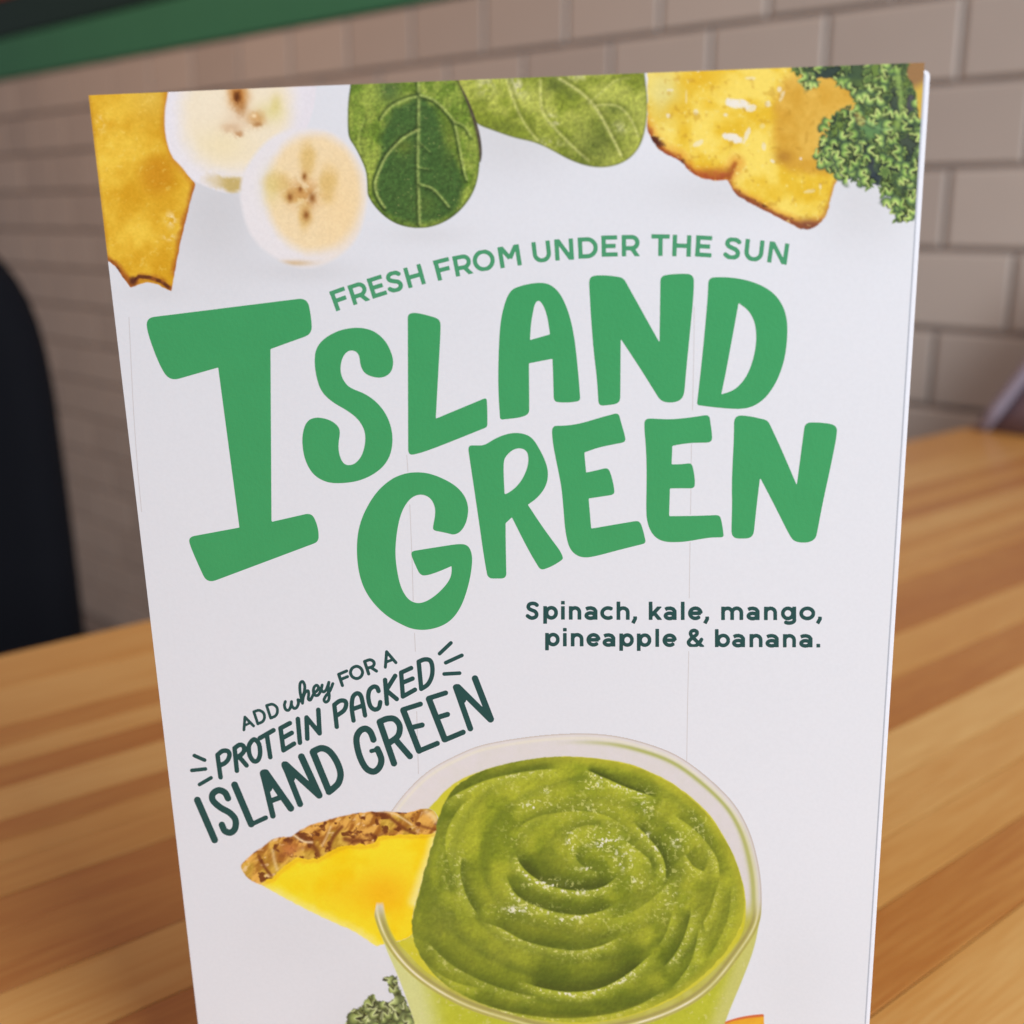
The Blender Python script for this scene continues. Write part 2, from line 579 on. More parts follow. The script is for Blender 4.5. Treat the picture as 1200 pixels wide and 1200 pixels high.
# ---- outlines
def outline(pts, step=5):
    """closed outline; (x, y) is a smooth control point, (x, y, r) a corner rounded over the length r"""
    n = len(pts); out = []
    for i in range(n):
        p = np.array(pts[i][:2], float)
        a = np.array(pts[i - 1][:2], float); b = np.array(pts[(i + 1) % n][:2], float)
        la, lb = np.linalg.norm(a - p), np.linalg.norm(b - p)
        if len(pts[i]) == 2:
            ta, tb = 0.5, 0.5
        else:
            ta, tb = min(0.5, pts[i][2] / la), min(0.5, pts[i][2] / lb)
        s, e = p + (a - p) * ta, p + (b - p) * tb
        if len(pts[i]) == 3 and pts[i][2] <= 1.0:
            out.append(p); continue
        for k in range(step + 1):
            t = k / step
            q = s * (1 - t) ** 2 + p * 2 * t * (1 - t) + e * t * t
            if not out or np.linalg.norm(out[-1] - q) > 0.05:
                out.append(q)
    return np.array(out)

def Zm(ox, oy, sc_, pts):
    return [(ox + p[0] / sc_, oy + p[1] / sc_) + tuple(p[2:]) for p in pts]

def sdf_poly(X, Y, P):
    """signed distance (negative inside)"""
    d = np.full(X.shape, 1e9); ins = np.zeros(X.shape, bool)
    n = len(P)
    for i in range(n):
        ax, ay = P[i]; bx, by = P[(i + 1) % n]
        ex, ey = bx - ax, by - ay
        L = ex * ex + ey * ey
        if L < 1e-9: continue
        t = np.clip(((X - ax) * ex + (Y - ay) * ey) / L, 0, 1)
        dx = X - ax - t * ex; dy = Y - ay - t * ey
        np.minimum(d, dx * dx + dy * dy, out=d)
        if ay != by:
            c = ((ay > Y) != (by > Y)) & (X < (bx - ax) * (Y - ay) / (by - ay) + ax)
            ins ^= c
    d = np.sqrt(d)
    return np.where(ins, -d, d)

def dist_line(X, Y, P, side=False):
    """distance to an open polyline; with side=True also the signed side of the nearest piece and arc parameter"""
    d = np.full(X.shape, 1e9); s = np.zeros(X.shape); tt = np.zeros(X.shape)
    n = len(P) - 1
    for i in range(n):
        ax, ay = P[i]; bx, by = P[i + 1]
        ex, ey = bx - ax, by - ay
        L = ex * ex + ey * ey + 1e-9
        t = np.clip(((X - ax) * ex + (Y - ay) * ey) / L, 0, 1)
        dx = X - ax - t * ex; dy = Y - ay - t * ey
        dd = dx * dx + dy * dy
        m = dd < d
        d = np.where(m, dd, d)
        if side:
            s = np.where(m, np.sign(ex * (Y - ay) - ey * (X - ax)), s)
            tt = np.where(m, (i + t) / n, tt)
    d = np.sqrt(d)
    return (d, s, tt) if side else d

def spline(pts, step=8, closed=False):
    P = np.array(pts, float); n = len(P); out = []
    rng_ = range(n) if closed else range(n - 1)
    for i in rng_:
        if closed:
            p0, p1, p2, p3 = P[i - 1], P[i], P[(i + 1) % n], P[(i + 2) % n]
        else:
            p0, p1, p2, p3 = P[max(i - 1, 0)], P[i], P[i + 1], P[min(i + 2, n - 1)]
        for k in range(step):
            t = k / step
            out.append(0.5 * ((2 * p1) + (-p0 + p2) * t + (2 * p0 - 5 * p1 + 4 * p2 - p3) * t * t + (-p0 + 3 * p1 - 3 * p2 + p3) * t ** 3))
    out.append(P[0] if closed else P[-1])
    return np.array(out)

# ---- the two leaves of the folded card
front_T = 0.00045
def soft_shadow(X, Y):
    """printed soft grey under the fruit"""
    def blob(cx, cy, rx, ry, a):
        q = ((X - cx) / rx) ** 2 + ((Y - cy) / ry) ** 2
        return a * np.exp(-q)
    s = blob(255, 250, 62, 75, 0.13) + blob(600, 165, 80, 45, 0.10) + blob(1010, 235, 60, 60, 0.10)
    s = s + blob(840, 225, 80, 28, 0.08) + blob(500, 275, 50, 12, 0.06) + blob(360, 318, 60, 14, 0.08) + blob(180, 342, 35, 12, 0.05)
    s = s + blob(360, 1095, 90, 50, 0.03) + blob(930, 1150, 45, 90, 0.03) + blob(430, 1200, 60, 60, 0.05)
    return s
def paper_rgb(X, Y):
    s = soft_shadow(X, Y)
    b = np.stack([0.815 * (1 - s * 1.0), 0.828 * (1 - s * 1.10), 0.88 * (1 - s * 1.22)], -1)
    g = (fbm(X, Y, 150, 3, 5) - 0.5)[..., None]
    return np.clip(b * (1 + 0.02 * g), 0, 1)

def colour_attr(me, rgb):
    ca = me.color_attributes.new('ink', 'FLOAT_COLOR', 'POINT')
    buf = np.ones((len(rgb), 4), np.float32)
    buf[:, :3] = rgb
    ca.data.foreach_set('color', buf.ravel())

nu_, nv_ = 141, 215
UU, VV = np.meshgrid(np.linspace(0, CARD_W, nu_), np.linspace(0, CARD_H, nv_))
# the foot of the card follows the counter
foot = np.where(VV >= CARD_H - 0.01, 3.6 * UU / CARD_W, 0)
SX, SY = to_sheet(UU, VV)
rgbp = paper_rgb(SX, SY).reshape(-1, 3)
vf = local(UU, VV + foot, 0.0).reshape(-1, 3)
idx = np.arange(nu_ * nv_).reshape(nv_, nu_)
quads = np.stack([idx[:-1, :-1], idx[1:, :-1], idx[1:, 1:], idx[:-1, 1:]], -1).reshape(-1, 4)
border = list(idx[0, :]) + list(idx[1:, -1]) + list(idx[-1, -2::-1]) + list(idx[-2:0:-1, 0])
nbase = len(vf)
back = vf[border].copy(); back[:, 1] += front_T
allv = np.vstack([vf, back])
fl = [tuple(map(int, q)) for q in quads]
nbd = len(border)
for i in range(nbd):
    j = (i + 1) % nbd
    fl.append((int(border[i]), int(border[j]), nbase + j, nbase + i))
fl.append(tuple(nbase + i for i in range(nbd)))
front = mesh_obj('front_panel', allv, fl, M_print, card)
colour_attr(front.data, np.vstack([rgbp, np.tile([0.82, 0.80, 0.80], (nbd, 1))]))

def leaf(name, u0, u1, v0, y0, y1, mat, splay=0.0, lift=0.0):
    vs = []
    R = 1.0
    outl = [(u0, v0), (u1 - R, v0)] + [(u1 - R + R * math.sin(a), v0 + R - R * math.cos(a)) for a in (0.4, 0.8, 1.2)] + [(u1, v0 + R)]
    NB = 12
    for k in range(1, NB + 1):
        t = k / NB
        outl.append((u1 + splay * t, v0 + R + (CARD_H + 3.0 - v0 - R) * t))
    outl += [(u0, CARD_H - 0.4)]
    n = len(outl)
    for yy in (y0, y1):
        for (u, v) in outl:
            vs.append((u / 1000, yy + lift * (v / CARD_H), (CARD_H - v) / 1000))
    fs = [tuple(range(n))[::-1], tuple(range(n, 2 * n))] + [(i, (i + 1) % n, (i + 1) % n + n, i + n) for i in range(n)]
    return mesh_obj(name, vs, fs, mat, card)
# the rear leaf and the groove-shade sheet sit a little lower and further right than the front one
leaf('rear_panel', 0.6, 141.35, 1.0, 0.0016, 0.0021, M_backstock, 0.0, 0.0)
leaf('groove_shade_sheet', 0.8, 140.5, 1.1, 0.0009, 0.0012, M_grooveshade, 0.0, 0.0)  # added sheet, its grey-blue colour imitates the shaded groove beside the front edge

# ------------------------------------------------------------------ lettering
INK = 0.000012
def flat_shape(name, loops, mat, parent=None, d=INK, mm=False):
    L = [np.asarray(l, float) if mm else to_mm(l) for l in loops]
    pts = [Vector((p[0], p[1], 0)) for l in L for p in l]
    tris = tessellate_polygon([[Vector((p[0], p[1], 0)) for p in l] for l in L])
    arr = np.array([[p.x, p.y] for p in pts])
    vs = local(arr[:, 0], arr[:, 1], d)
    fs = []
    for t in tris:
        a, b, c = [arr[i] for i in t]
        cr = (b[0] - a[0]) * (c[1] - a[1]) - (b[1] - a[1]) * (c[0] - a[0])
        if abs(cr) < 1e-9: continue
        fs.append(tuple(t) if cr < 0 else (t[0], t[2], t[1]))
    return mesh_obj(name, vs, fs, mat, parent or front)

A7 = 7.0588
HEAD = {
 'I': [[(172, 372.3, 9), (172.6, 389), (188, 430), (200, 446.5, 11), (256.5, 430.3, 1), (281.3, 617.6, 1), (222, 628.8, 7), (222.2, 638), (243, 683.5, 11), (374.5, 633.8, 6), (374, 617), (366.5, 599.8, 8), (319, 610.8, 1), (318, 408.6, 1), (366.8, 391, 9), (366, 372), (361.5, 348.5, 11)]],
 'S': [Zm(350, 360, 5.4545, [(612, 350), (602, 295), (565, 215), (500, 155), (430, 130), (350, 127), (255, 147), (165, 198), (115, 262), (106, 345), (118, 440), (148, 535), (220, 603), (310, 652), (382, 705), (427, 775), (434, 850), (415, 935), (375, 990), (330, 1008), (288, 995), (262, 930), (259, 865), (272, 795), (258, 752), (200, 712), (115, 697), (58, 722), (32, 790), (27, 870), (45, 975), (95, 1065), (180, 1116), (280, 1122), (400, 1104), (505, 1052), (575, 980), (605, 890), (605, 790), (573, 690), (512, 607), (430, 547), (330, 512), (288, 460), (270, 400), (282, 322), (318, 275), (362, 272), (394, 300), (400, 370), (428, 422), (490, 446), (552, 446), (600, 410)])],
 'L': [Zm(350, 360, 5.4545, [(703, 38, 5), (765, 30), (912, 73, 7), (912, 160), (895, 450), (881, 707, 1)]) + [(571, 464.8, 4), (571.8, 480), (571.8, 499.3, 3), (500, 528.3), (479.3, 533, 7)]],
 'A': [Zm(570, 320, A7, [(235, 120), (330, 90), (440, 74), (525, 86), (595, 143), (645, 225), (692, 350), (727, 510), (748, 680), (767, 880), (779, 1050, 4), (700, 1064), (620, 1064), (560, 1057, 6), (555, 850), (549, 703, 1), (355, 741, 1), (358, 1090), (357, 1160, 6), (280, 1190), (118, 1206, 3), (104, 1000), (102, 800), (109, 560), (123, 380), (158, 235), (195, 155)]),
       Zm(570, 320, A7, [(435, 218), (472, 258), (507, 350), (529, 502, 1), (364, 549, 1), (370, 430), (388, 320), (405, 245)])],
 'N': [Zm(680, 310, A7, [(73, 90, 9), (220, 84), (357, 106, 5), (655, 642, 1), (662, 92, 6), (780, 73), (940, 75, 9), (937, 250), (902, 600), (872, 900), (860, 1060), (838, 1108), (790, 1133), (720, 1138), (660, 1118), (615, 1045), (500, 860), (335, 610, 1), (331, 1142, 7), (230, 1157), (153, 1163, 6), (140, 940), (110, 700), (88, 400), (76, 200)])],
 'D': [Zm(780, 310, A7, [(352, 106, 7), (450, 101), (560, 106), (685, 130), (805, 175), (905, 245), (970, 340), (1003, 450), (1006, 580), (993, 720), (962, 855), (903, 993), (822, 1104), (730, 1168), (640, 1191), (520, 1188), (380, 1174), (257, 1157, 3), (300, 780), (345, 300)]),
       Zm(780, 310, A7, [(602, 316, 1), (682, 374), (732, 460), (750, 570), (742, 700), (702, 852), (642, 962), (562, 1038), (459, 1069, 1), (500, 870), (550, 600)])],
 'G': [Zm(410, 540, 6.0, [(480, 72), (395, 80), (298, 118), (197, 205), (117, 330), (67, 460), (52, 600), (62, 752), (98, 882), (168, 993), (268, 1088), (380, 1149), (450, 1176), (540, 1182), (642, 1158), (723, 1108), (784, 1022), (823, 920), (853, 800), (865, 700), (861, 640), (838, 588), (785, 572), (620, 598), (436, 628, 5), (438, 665), (500, 800, 7), (560, 795), (640, 766), (720, 731, 1), (720, 792), (692, 852), (620, 928), (550, 977), (490, 995), (438, 982), (398, 946), (358, 870), (332, 740), (323, 620), (338, 470), (368, 350), (418, 268), (468, 234), (520, 229), (572, 253), (603, 310), (606, 370), (592, 440), (587, 480, 4), (690, 500), (738, 514), (785, 490), (822, 430), (838, 350), (832, 288), (802, 222), (742, 162), (650, 112), (560, 80)])],
 'R': [Zm(540, 500, 7.5, [(66, 157, 7), (130, 156), (212, 157), (300, 98), (400, 57), (490, 43), (585, 60), (645, 105), (693, 185), (742, 280), (771, 380), (765, 472), (732, 547), (672, 620), (593, 676, 1), (700, 840), (800, 980), (880, 1085)]) + [(660.6, 653.5, 3), (648, 662), (634, 667, 5), (620, 644), (600.4, 604.8, 1), (593, 611.8, 1), (593.2, 640), (594, 676.3, 6), (572.3, 676.5, 6), (567.5, 650), (562, 610)],
       Zm(540, 500, 7.5, [(389, 586, 1), (381, 420), (380, 295), (400, 250), (460, 192), (530, 177), (583, 203), (600, 260), (592, 340), (562, 420), (512, 500), (440, 563)])],
 'E': [Zm(630, 480, 7.5, [(126, 133, 8), (220, 135), (330, 124), (440, 97), (560, 60), (712, 20, 5), (735, 110), (772, 235), (772, 278, 5), (620, 307), (520, 330), (412, 369, 1), (428, 545, 1), (540, 520), (622, 500, 5), (655, 590), (675, 690), (675, 738, 5), (450, 772, 1), (472, 1036, 1), (700, 997), (895, 965, 5), (925, 1040), (953, 1165, 4)]) + [(722, 644), (704, 649), (687, 652.5), (676, 650), (667, 641), (662.5, 620), (661, 600), (658.5, 570), (653, 543), (648, 518)]],
 'E2': [Zm(740, 480, 7.5, [(112, 69, 8), (220, 74), (330, 80), (450, 71), (560, 57), (683, 38, 6), (692, 110), (706, 200), (708, 284, 7), (600, 285), (520, 287), (430, 298), (358, 312, 1), (352, 474, 1), (440, 473), (526, 462, 4), (543, 520), (556, 600), (555, 685, 5), (440, 684), (337, 685, 1), (330, 928, 1), (550, 927), (775, 919, 5), (792, 980), (807, 1080), (808, 1116, 4), (700, 1116), (600, 1131), (480, 1152), (380, 1158), (288, 1153), (216, 1122), (161, 1052), (132, 950), (129, 850), (133, 600), (132, 450), (125, 300), (113, 170)])],
 'N2': [Zm(840, 480, 7.5, [(150, 47, 9), (270, 48), (447, 90, 5), (560, 330), (701, 661, 1), (735, 400), (773, 110, 7), (920, 110), (1055, 133, 9), (1053, 230), (1003, 480), (922, 850), (880, 1080), (865, 1132), (812, 1163), (740, 1166), (677, 1153), (636, 1100), (500, 825), (378, 593, 1), (350, 820), (318, 1127, 9), (128, 1127, 9), (127, 1000), (133, 850), (129, 650), (140, 400), (148, 250)])],
}
# ---- stroke lettering through a distance field and marching squares
def seg_box(X, Y, a, b, hw, e0, e1):
    """flat-ended bar"""
    a = np.array(a, float); b = np.array(b, float)
    d = b - a; L = np.hypot(*d)
    if L < 1e-6: return np.full(X.shape, 1e9)
    d /= L
    px, py = X - a[0], Y - a[1]
    s = px * d[0] + py * d[1]; t = np.abs(-px * d[1] + py * d[0])
    q1 = np.maximum(-s - e0, s - L - e1); q2 = t - hw
    return np.where((q1 > 0) & (q2 > 0), np.hypot(q1, q2), np.maximum(q1, q2))

def stroke_field(X, Y, strokes):
    """strokes: (points, width, cap) with cap 'r' round or 'b' butt"""
    F = np.full(X.shape, 1e9)
    for pts, w, cap in strokes:
        hw = w / 2
        P = np.array(pts, float)
        x0, y0 = P.min(0) - w * 2; x1, y1 = P.max(0) + w * 2
        m = (X >= x0) & (X <= x1) & (Y >= y0) & (Y <= y1)
        if not m.any(): continue
        xs, ys = X[m], Y[m]
        if cap == 'r':
            d = dist_line(xs, ys, P) - hw
        else:
            d = np.full(xs.shape, 1e9)
            for i in range(len(P) - 1):
                d = np.minimum(d, seg_box(xs, ys, P[i], P[i + 1], hw, 0, 0))
            for p in P[1:-1]:
                d = np.minimum(d, np.hypot(xs - p[0], ys - p[1]) - hw)
        F[m] = np.minimum(F[m], d)
    return F

def iso_mesh(name, strokes, mat, clips=None, spacing=0.62, d=INK, label=None):
    """one mesh of everything inside the strokes, cut exactly at the zero of the distance field"""
    allp = np.vstack([np.array(s[0], float) for s in strokes])
    w = max(s[1] for s in strokes)
    x0, y0 = allp.min(0) - w - 2; x1, y1 = allp.max(0) + w + 2
    xs = np.arange(x0, x1, spacing); ys = np.arange(y0, y1, spacing)
    X, Y = np.meshgrid(xs, ys)
    F = stroke_field(X, Y, strokes)
    if clips:
        for fn in clips:
            F = fn(X, Y, F)
    return field_mesh(name, X, Y, F, mat, d, label)

def field_mesh(name, X, Y, F, mat, d=INK, label=None):
    ny, nx = F.shape
    vid = {}; verts = []; faces = []
    inside = F < 0
    c = inside[:-1, :-1].astype(int) + inside[:-1, 1:] + inside[1:, 1:] + inside[1:, :-1]
    for j, i in zip(*np.nonzero(c)):
        corners = ((j, i), (j, i + 1), (j + 1, i + 1), (j + 1, i))
        poly = []
        for k in range(4):
            a, b = corners[k], corners[(k + 1) % 4]
            fa, fb = F[a], F[b]
            if fa < 0:
                key = ('v', a)
                if key not in vid:
                    vid[key] = len(verts); verts.append((X[a], Y[a]))
                poly.append(vid[key])
            if (fa < 0) != (fb < 0):
                key = ('e',) + ((a, b) if a < b else (b, a))
                if key not in vid:
                    t = fa / (fa - fb)
                    vid[key] = len(verts)
                    verts.append((X[a] + (X[b] - X[a]) * t, Y[a] + (Y[b] - Y[a]) * t))
                poly.append(vid[key])
        if len(poly) >= 3:
            faces.append(tuple(poly[::-1]))
    mm = to_mm(np.array(verts))
    o = mesh_obj(name, local(mm[:, 0], mm[:, 1], d), faces, mat, front)
    if label: o['label'] = label
    return o

ORDER = ['I', 'S', 'L', 'A', 'N', 'D', 'G', 'R', 'E', 'E2', 'N2']
for k in ORDER:
    loops = [outline(l) for l in HEAD[k]]
    lo, hi = loops[0].min(0) - 2, loops[0].max(0) + 2
    X, Y = np.meshgrid(np.arange(lo[0], hi[0], 1.1), np.arange(lo[1], hi[1], 1.1))
    F = sdf_poly(X, Y, loops[0])
    for h_ in loops[1:]:
        F = np.maximum(F, -sdf_poly(X, Y, h_))
    field_mesh('headline_letter', X, Y, F, M_head, label='tall green capital I that starts the headline' if k == 'I' else None)

def arc(cx, cy, rx, ry, a0, a1, n=14):
    return [(cx + rx * math.cos(math.radians(a0 + (a1 - a0) * i / n)), cy + ry * math.sin(math.radians(a0 + (a1 - a0) * i / n))) for i in range(n + 1)]

# geometric sans capitals; unit cap height, stroke .2, origin at the left foot
def caps(w=0.2):
    h = w / 2
    g = {}
    g['F'] = (0.66, [[(h, 0), (h, 1)], [(0, 1 - h), (.66, 1 - h)], [(h, .48), (.60, .48)]])
    g['E'] = (0.70, [[(h, 0), (h, 1)], [(0, 1 - h), (.69, 1 - h)], [(h, .5), (.62, .5)], [(0, h), (.70, h)]])
    g['R'] = (0.78, [[(h, 0), (h, 1)], [(0, 1 - h), (.44, 1 - h)] + arc(.44, .64, .25, .26, 90, -90) + [(h, .38)], [(.42, .42), (.72, -.05)]])
    g['S'] = (0.72, [spline([(.64, .80), (.52, .89), (.36, .91), (.20, .86), (.135, .72), (.20, .60), (.36, .52), (.52, .45), (.605, .32), (.57, .17), (.42, .09), (.25, .10), (.07, .22)], 5).tolist()])
    g['H'] = (0.82, [[(h, 0), (h, 1)], [(.82 - h, 0), (.82 - h, 1)], [(h, .5), (.82 - h, .5)]])
    g['O'] = (1.06, [arc(.53, .5, .43, .42, 0, 360, 32)])
    g['M'] = (1.0, [[(h, 0), (h, 1)], [(1 - h, 0), (1 - h, 1)], [(h - .02, 1.08), (.5, .40)], [(1.02 - h, 1.08), (.5, .40)]])
    g['U'] = (0.84, [[(h, 1), (h, .42)] + arc(.42, .42, .42 - h, .33, 180, 360) + [(.84 - h, 1)]])
    g['N'] = (0.86, [[(h, 0), (h, 1)], [(.86 - h, 0), (.86 - h, 1)], [(h - .03, 1.07), (.89 - h, -.07)]])
    g['D'] = (0.88, [[(h, 0), (h, 1)], [(0, 1 - h), (.40, 1 - h)] + arc(.40, .5, .38, .4, 90, -90, 18) + [(0, h)]])
    g['T'] = (0.80, [[(.4, 0), (.4, 1)], [(0, 1 - h), (.8, 1 - h)]])
    return g
CAPS = caps()

def place_glyph(gw, strokes, tl, bl, width, wst=0.2):
    """returns (strokes in sheet units, clip half-planes)"""
    tl, bl = np.array(tl, float), np.array(bl, float)
    up = tl - bl
    H = np.hypot(*up)
    rt = np.array([-up[1], up[0]]) / H
    kx = width / gw
    out = []
    for s in strokes:
        out.append(([tuple(bl + rt * x * kx + up * y) for x, y in s], wst * H, 'b'))
    u = up / H
    def clip(X, Y, F):
        return F
    return out, (bl, u, H)

TAG = [('F', 386.7, 341.5, 395.0, 364.6, 18.4), ('R', 408.0, 334.5, 415.3, 357.4, 20.5), ('E', 430.6, 326.6, 438.0, 349.9, 18.0),
       ('S', 451.0, 319.8, 456.6, 343.8, 19.0), ('H', 473.3, 314.2, 479.8, 337.6, 21.2), ('F', 508.0, 305.3, 514.0, 329.0, 18.8),
       ('R', 530.5, 300.3, 535.2, 324.0, 20.5), ('O', 553.0, 294.8, 556.9, 319.0, 25.6), ('M', 583.4, 289.6, 587.3, 314.2, 25.2),
       ('U', 623.0, 283.8, 625.8, 308.2, 21.6), ('N', 649.7, 280.4, 651.2, 305.2, 21.9), ('D', 677.0, 278.2, 678.2, 303.0, 23.2),
       ('E', 704.6, 275.9, 705.2, 300.7, 18.8), ('R', 728.4, 275.2, 728.6, 300.2, 20.8), ('T', 763.3, 274.2, 763.0, 299.6, 21.4),
       ('H', 788.2, 274.8, 787.3, 300.0, 22.0), ('E', 815.6, 275.4, 814.1, 300.4, 19.2), ('S', 848.8, 277.4, 846.8, 303.0, 20.2),
       ('U', 873.4, 279.6, 870.8, 304.8, 22.6), ('N', 901.6, 282.4, 898.2, 307.0, 23.6)]
def build_tagline():
    # each letter is clipped square at its cap line and base line, then all are joined into one print line
    spacing = 0.6
    x0, x1, y0, y1 = 380, 930, 266, 372
    X, Y = np.meshgrid(np.arange(x0, x1, spacing), np.arange(y0, y1, spacing))
    F = np.full(X.shape, 1e9)
    for ch, tx, ty, bx, by, w in TAG:
        gw, st = CAPS[ch]
        ss, (bl, u, H) = place_glyph(gw, st, (tx, ty), (bx, by), w, 0.205)
        m = (X > min(tx, bx) - 6) & (X < max(tx, bx) + w + 6)
        xs, ys = X[m], Y[m]
        f = stroke_field(xs, ys, ss)
        s = (xs - bl[0]) * u[0] + (ys - bl[1]) * u[1]
        f = np.maximum(f, np.maximum(-s, s - H))
        F[m] = np.minimum(F[m], f)
    field_mesh('tagline', X, Y, F, M_tagink, label='curved green line of capitals reading FRESH FROM UNDER THE SUN')
build_tagline()

# ---- the two lines of ingredients: geometric sans lower case (unit = cap height 1, x-height .76)
def lower(w=0.212):
    h = w / 2; xh = 0.765
    cy = xh / 2; ry = xh / 2 - h + .012
    g = {}
    g['S'] = (0.78, CAPS['S'][1])
    ring = lambda cx, rx: arc(cx, cy, rx, ry, 0, 360, 28)
    g['p'] = (0.84, [[(h, -.24), (h, xh)], ring(.46, .84 - .46 - h + .0)])
    g['b'] = (0.84, [[(h, 0), (h, 1.04)], ring(.46, .28)])
    g['i'] = (0.22, [[(h, 0), (h, xh)], [(h, .86), (h, 1.06)]])
    g['l'] = (0.21, [[(h, 0), (h, 1.04)]])
    g['n'] = (0.72, [[(h, 0), (h, xh)], [(h, .42)] + arc(.36, .42, .26, .25, 180, 0, 12) + [(.62, 0)]])
    g['h'] = (0.72, [[(h, 0), (h, 1.04)], [(h, .42)] + arc(.36, .42, .26, .25, 180, 0, 12) + [(.62, 0)]])
    g['m'] = (1.14, [[(h, 0), (h, xh)], [(h, .42)] + arc(.335, .42, .235, .25, 180, 0, 12) + [(.57, 0)], [(.57, .42)] + arc(.805, .42, .235, .25, 180, 0, 12) + [(1.04, 0)]])
    g['a'] = (0.72, [[(.09, .60), (.20, .655), (.36, .67), (.52, .62), (.615, .50), (.615, 0)], arc(.34, .235, .235, .150, 0, 360, 24)])
    g['c'] = (0.72, [arc(.42, cy, .325, ry, 48, 312, 20)])
    g['k'] = (0.76, [[(h, 0), (h, 1.04)], [(.16, .26), (.68, .80)], [(.30, .42), (.70, -.05)]])
    g['e'] = (0.78, [[(.10, .385), (.70, .385)], arc(.40, cy, .30, ry, 0, 318, 24)])
    g['g'] = (0.84, [[(.84 - h, xh), (.84 - h, .05)] + arc(.45, .0, .29, .165, 0, -140, 12), ring(.38, .28)])
    g['o'] = (0.86, [ring(.43, .43 - h)])
    g[','] = (0.26, [[(.15, .20), (.15, .06), (.03, -.19)]])
    g['.'] = (0.22, [[(h, 0), (h, .21)]])
    g['&'] = (0.90, [spline([(.86, .0), (.70, .16), (.36, .52), (.21, .74), (.25, .90), (.40, .955), (.54, .88), (.54, .74), (.40, .60), (.20, .44), (.095, .27), (.17, .12), (.34, .055), (.52, .10), (.68, .24), (.81, .46)], 5).tolist()])
    return g
LOW = lower()
def build_ingredients():
    A, B = 600.0, 780.0
    def a(*r): return [(c, A + p / 6, A + q / 6) for c, p, q in r]
    def b(*r): return [(c, B + p / 6, B + q / 6) for c, p, q in r]
    line1 = a(('S', 100, 197), ('p', 222, 325), ('i', 347, 373), ('n', 402, 487), ('a', 510, 602), ('c', 622, 714), ('h', 735, 827), (',', 846, 880), ('k', 962, 1052), ('a', 1065, 1157)) \
        + b(('l', 107, 132), ('e', 157, 257), (',', 270, 307), ('m', 388, 545), ('a', 567, 660), ('n', 690, 782), ('g', 810, 917), ('o', 938, 1052), (',', 1062, 1100))
    line2 = a(('p', 235, 337), ('i', 360, 387), ('n', 415, 503), ('e', 525, 620), ('a', 637, 727), ('p', 755, 857), ('p', 878, 980), ('l', 1008, 1033), ('e', 1058, 1155)) \
        + b(('&', 148, 265), ('b', 345, 452), ('a', 465, 558), ('n', 588, 680), ('a', 700, 795), ('n', 823, 915), ('a', 937, 1033), ('.', 1058, 1088))
    for line, (bx0, by0, bx1, by1), cap, lab in ((line1, (617, 724.3, 962, 726.3), 20.6, 'first line of dark teal print reading Spinach, kale, mango,'), (line2, (640, 755.6, 962, 758.3), 20.3, 'second line of dark teal print reading pineapple & banana.')):
        X, Y = np.meshgrid(np.arange(610, 970, 0.5), np.arange(by0 - 26, by1 + 12, 0.5))
        F = np.full(X.shape, 1e9)
        for ch, xa, xb in line:
            gw, st = LOW[ch]
            yb = by0 + (by1 - by0) * (xa - bx0) / (bx1 - bx0)
            ss, (bl, u, H) = place_glyph(gw, st, (xa, yb - cap), (xa, yb), xb - xa, 0.214)
            m = (X > xa - 3) & (X < xb + 3)
            xs, ys = X[m], Y[m]
            f = stroke_field(xs, ys, ss)
            if ch in 'k&':
                f = np.maximum(f, ys - yb)
            if ch == 'k':
                f = np.where(xs > xa + 4.5, np.maximum(f, (yb - cap * .765) - ys), f)
            F[m] = np.minimum(F[m], f)
        field_mesh('ingredients_text', X, Y, F, M_teal, label=lab)
build_ingredients()

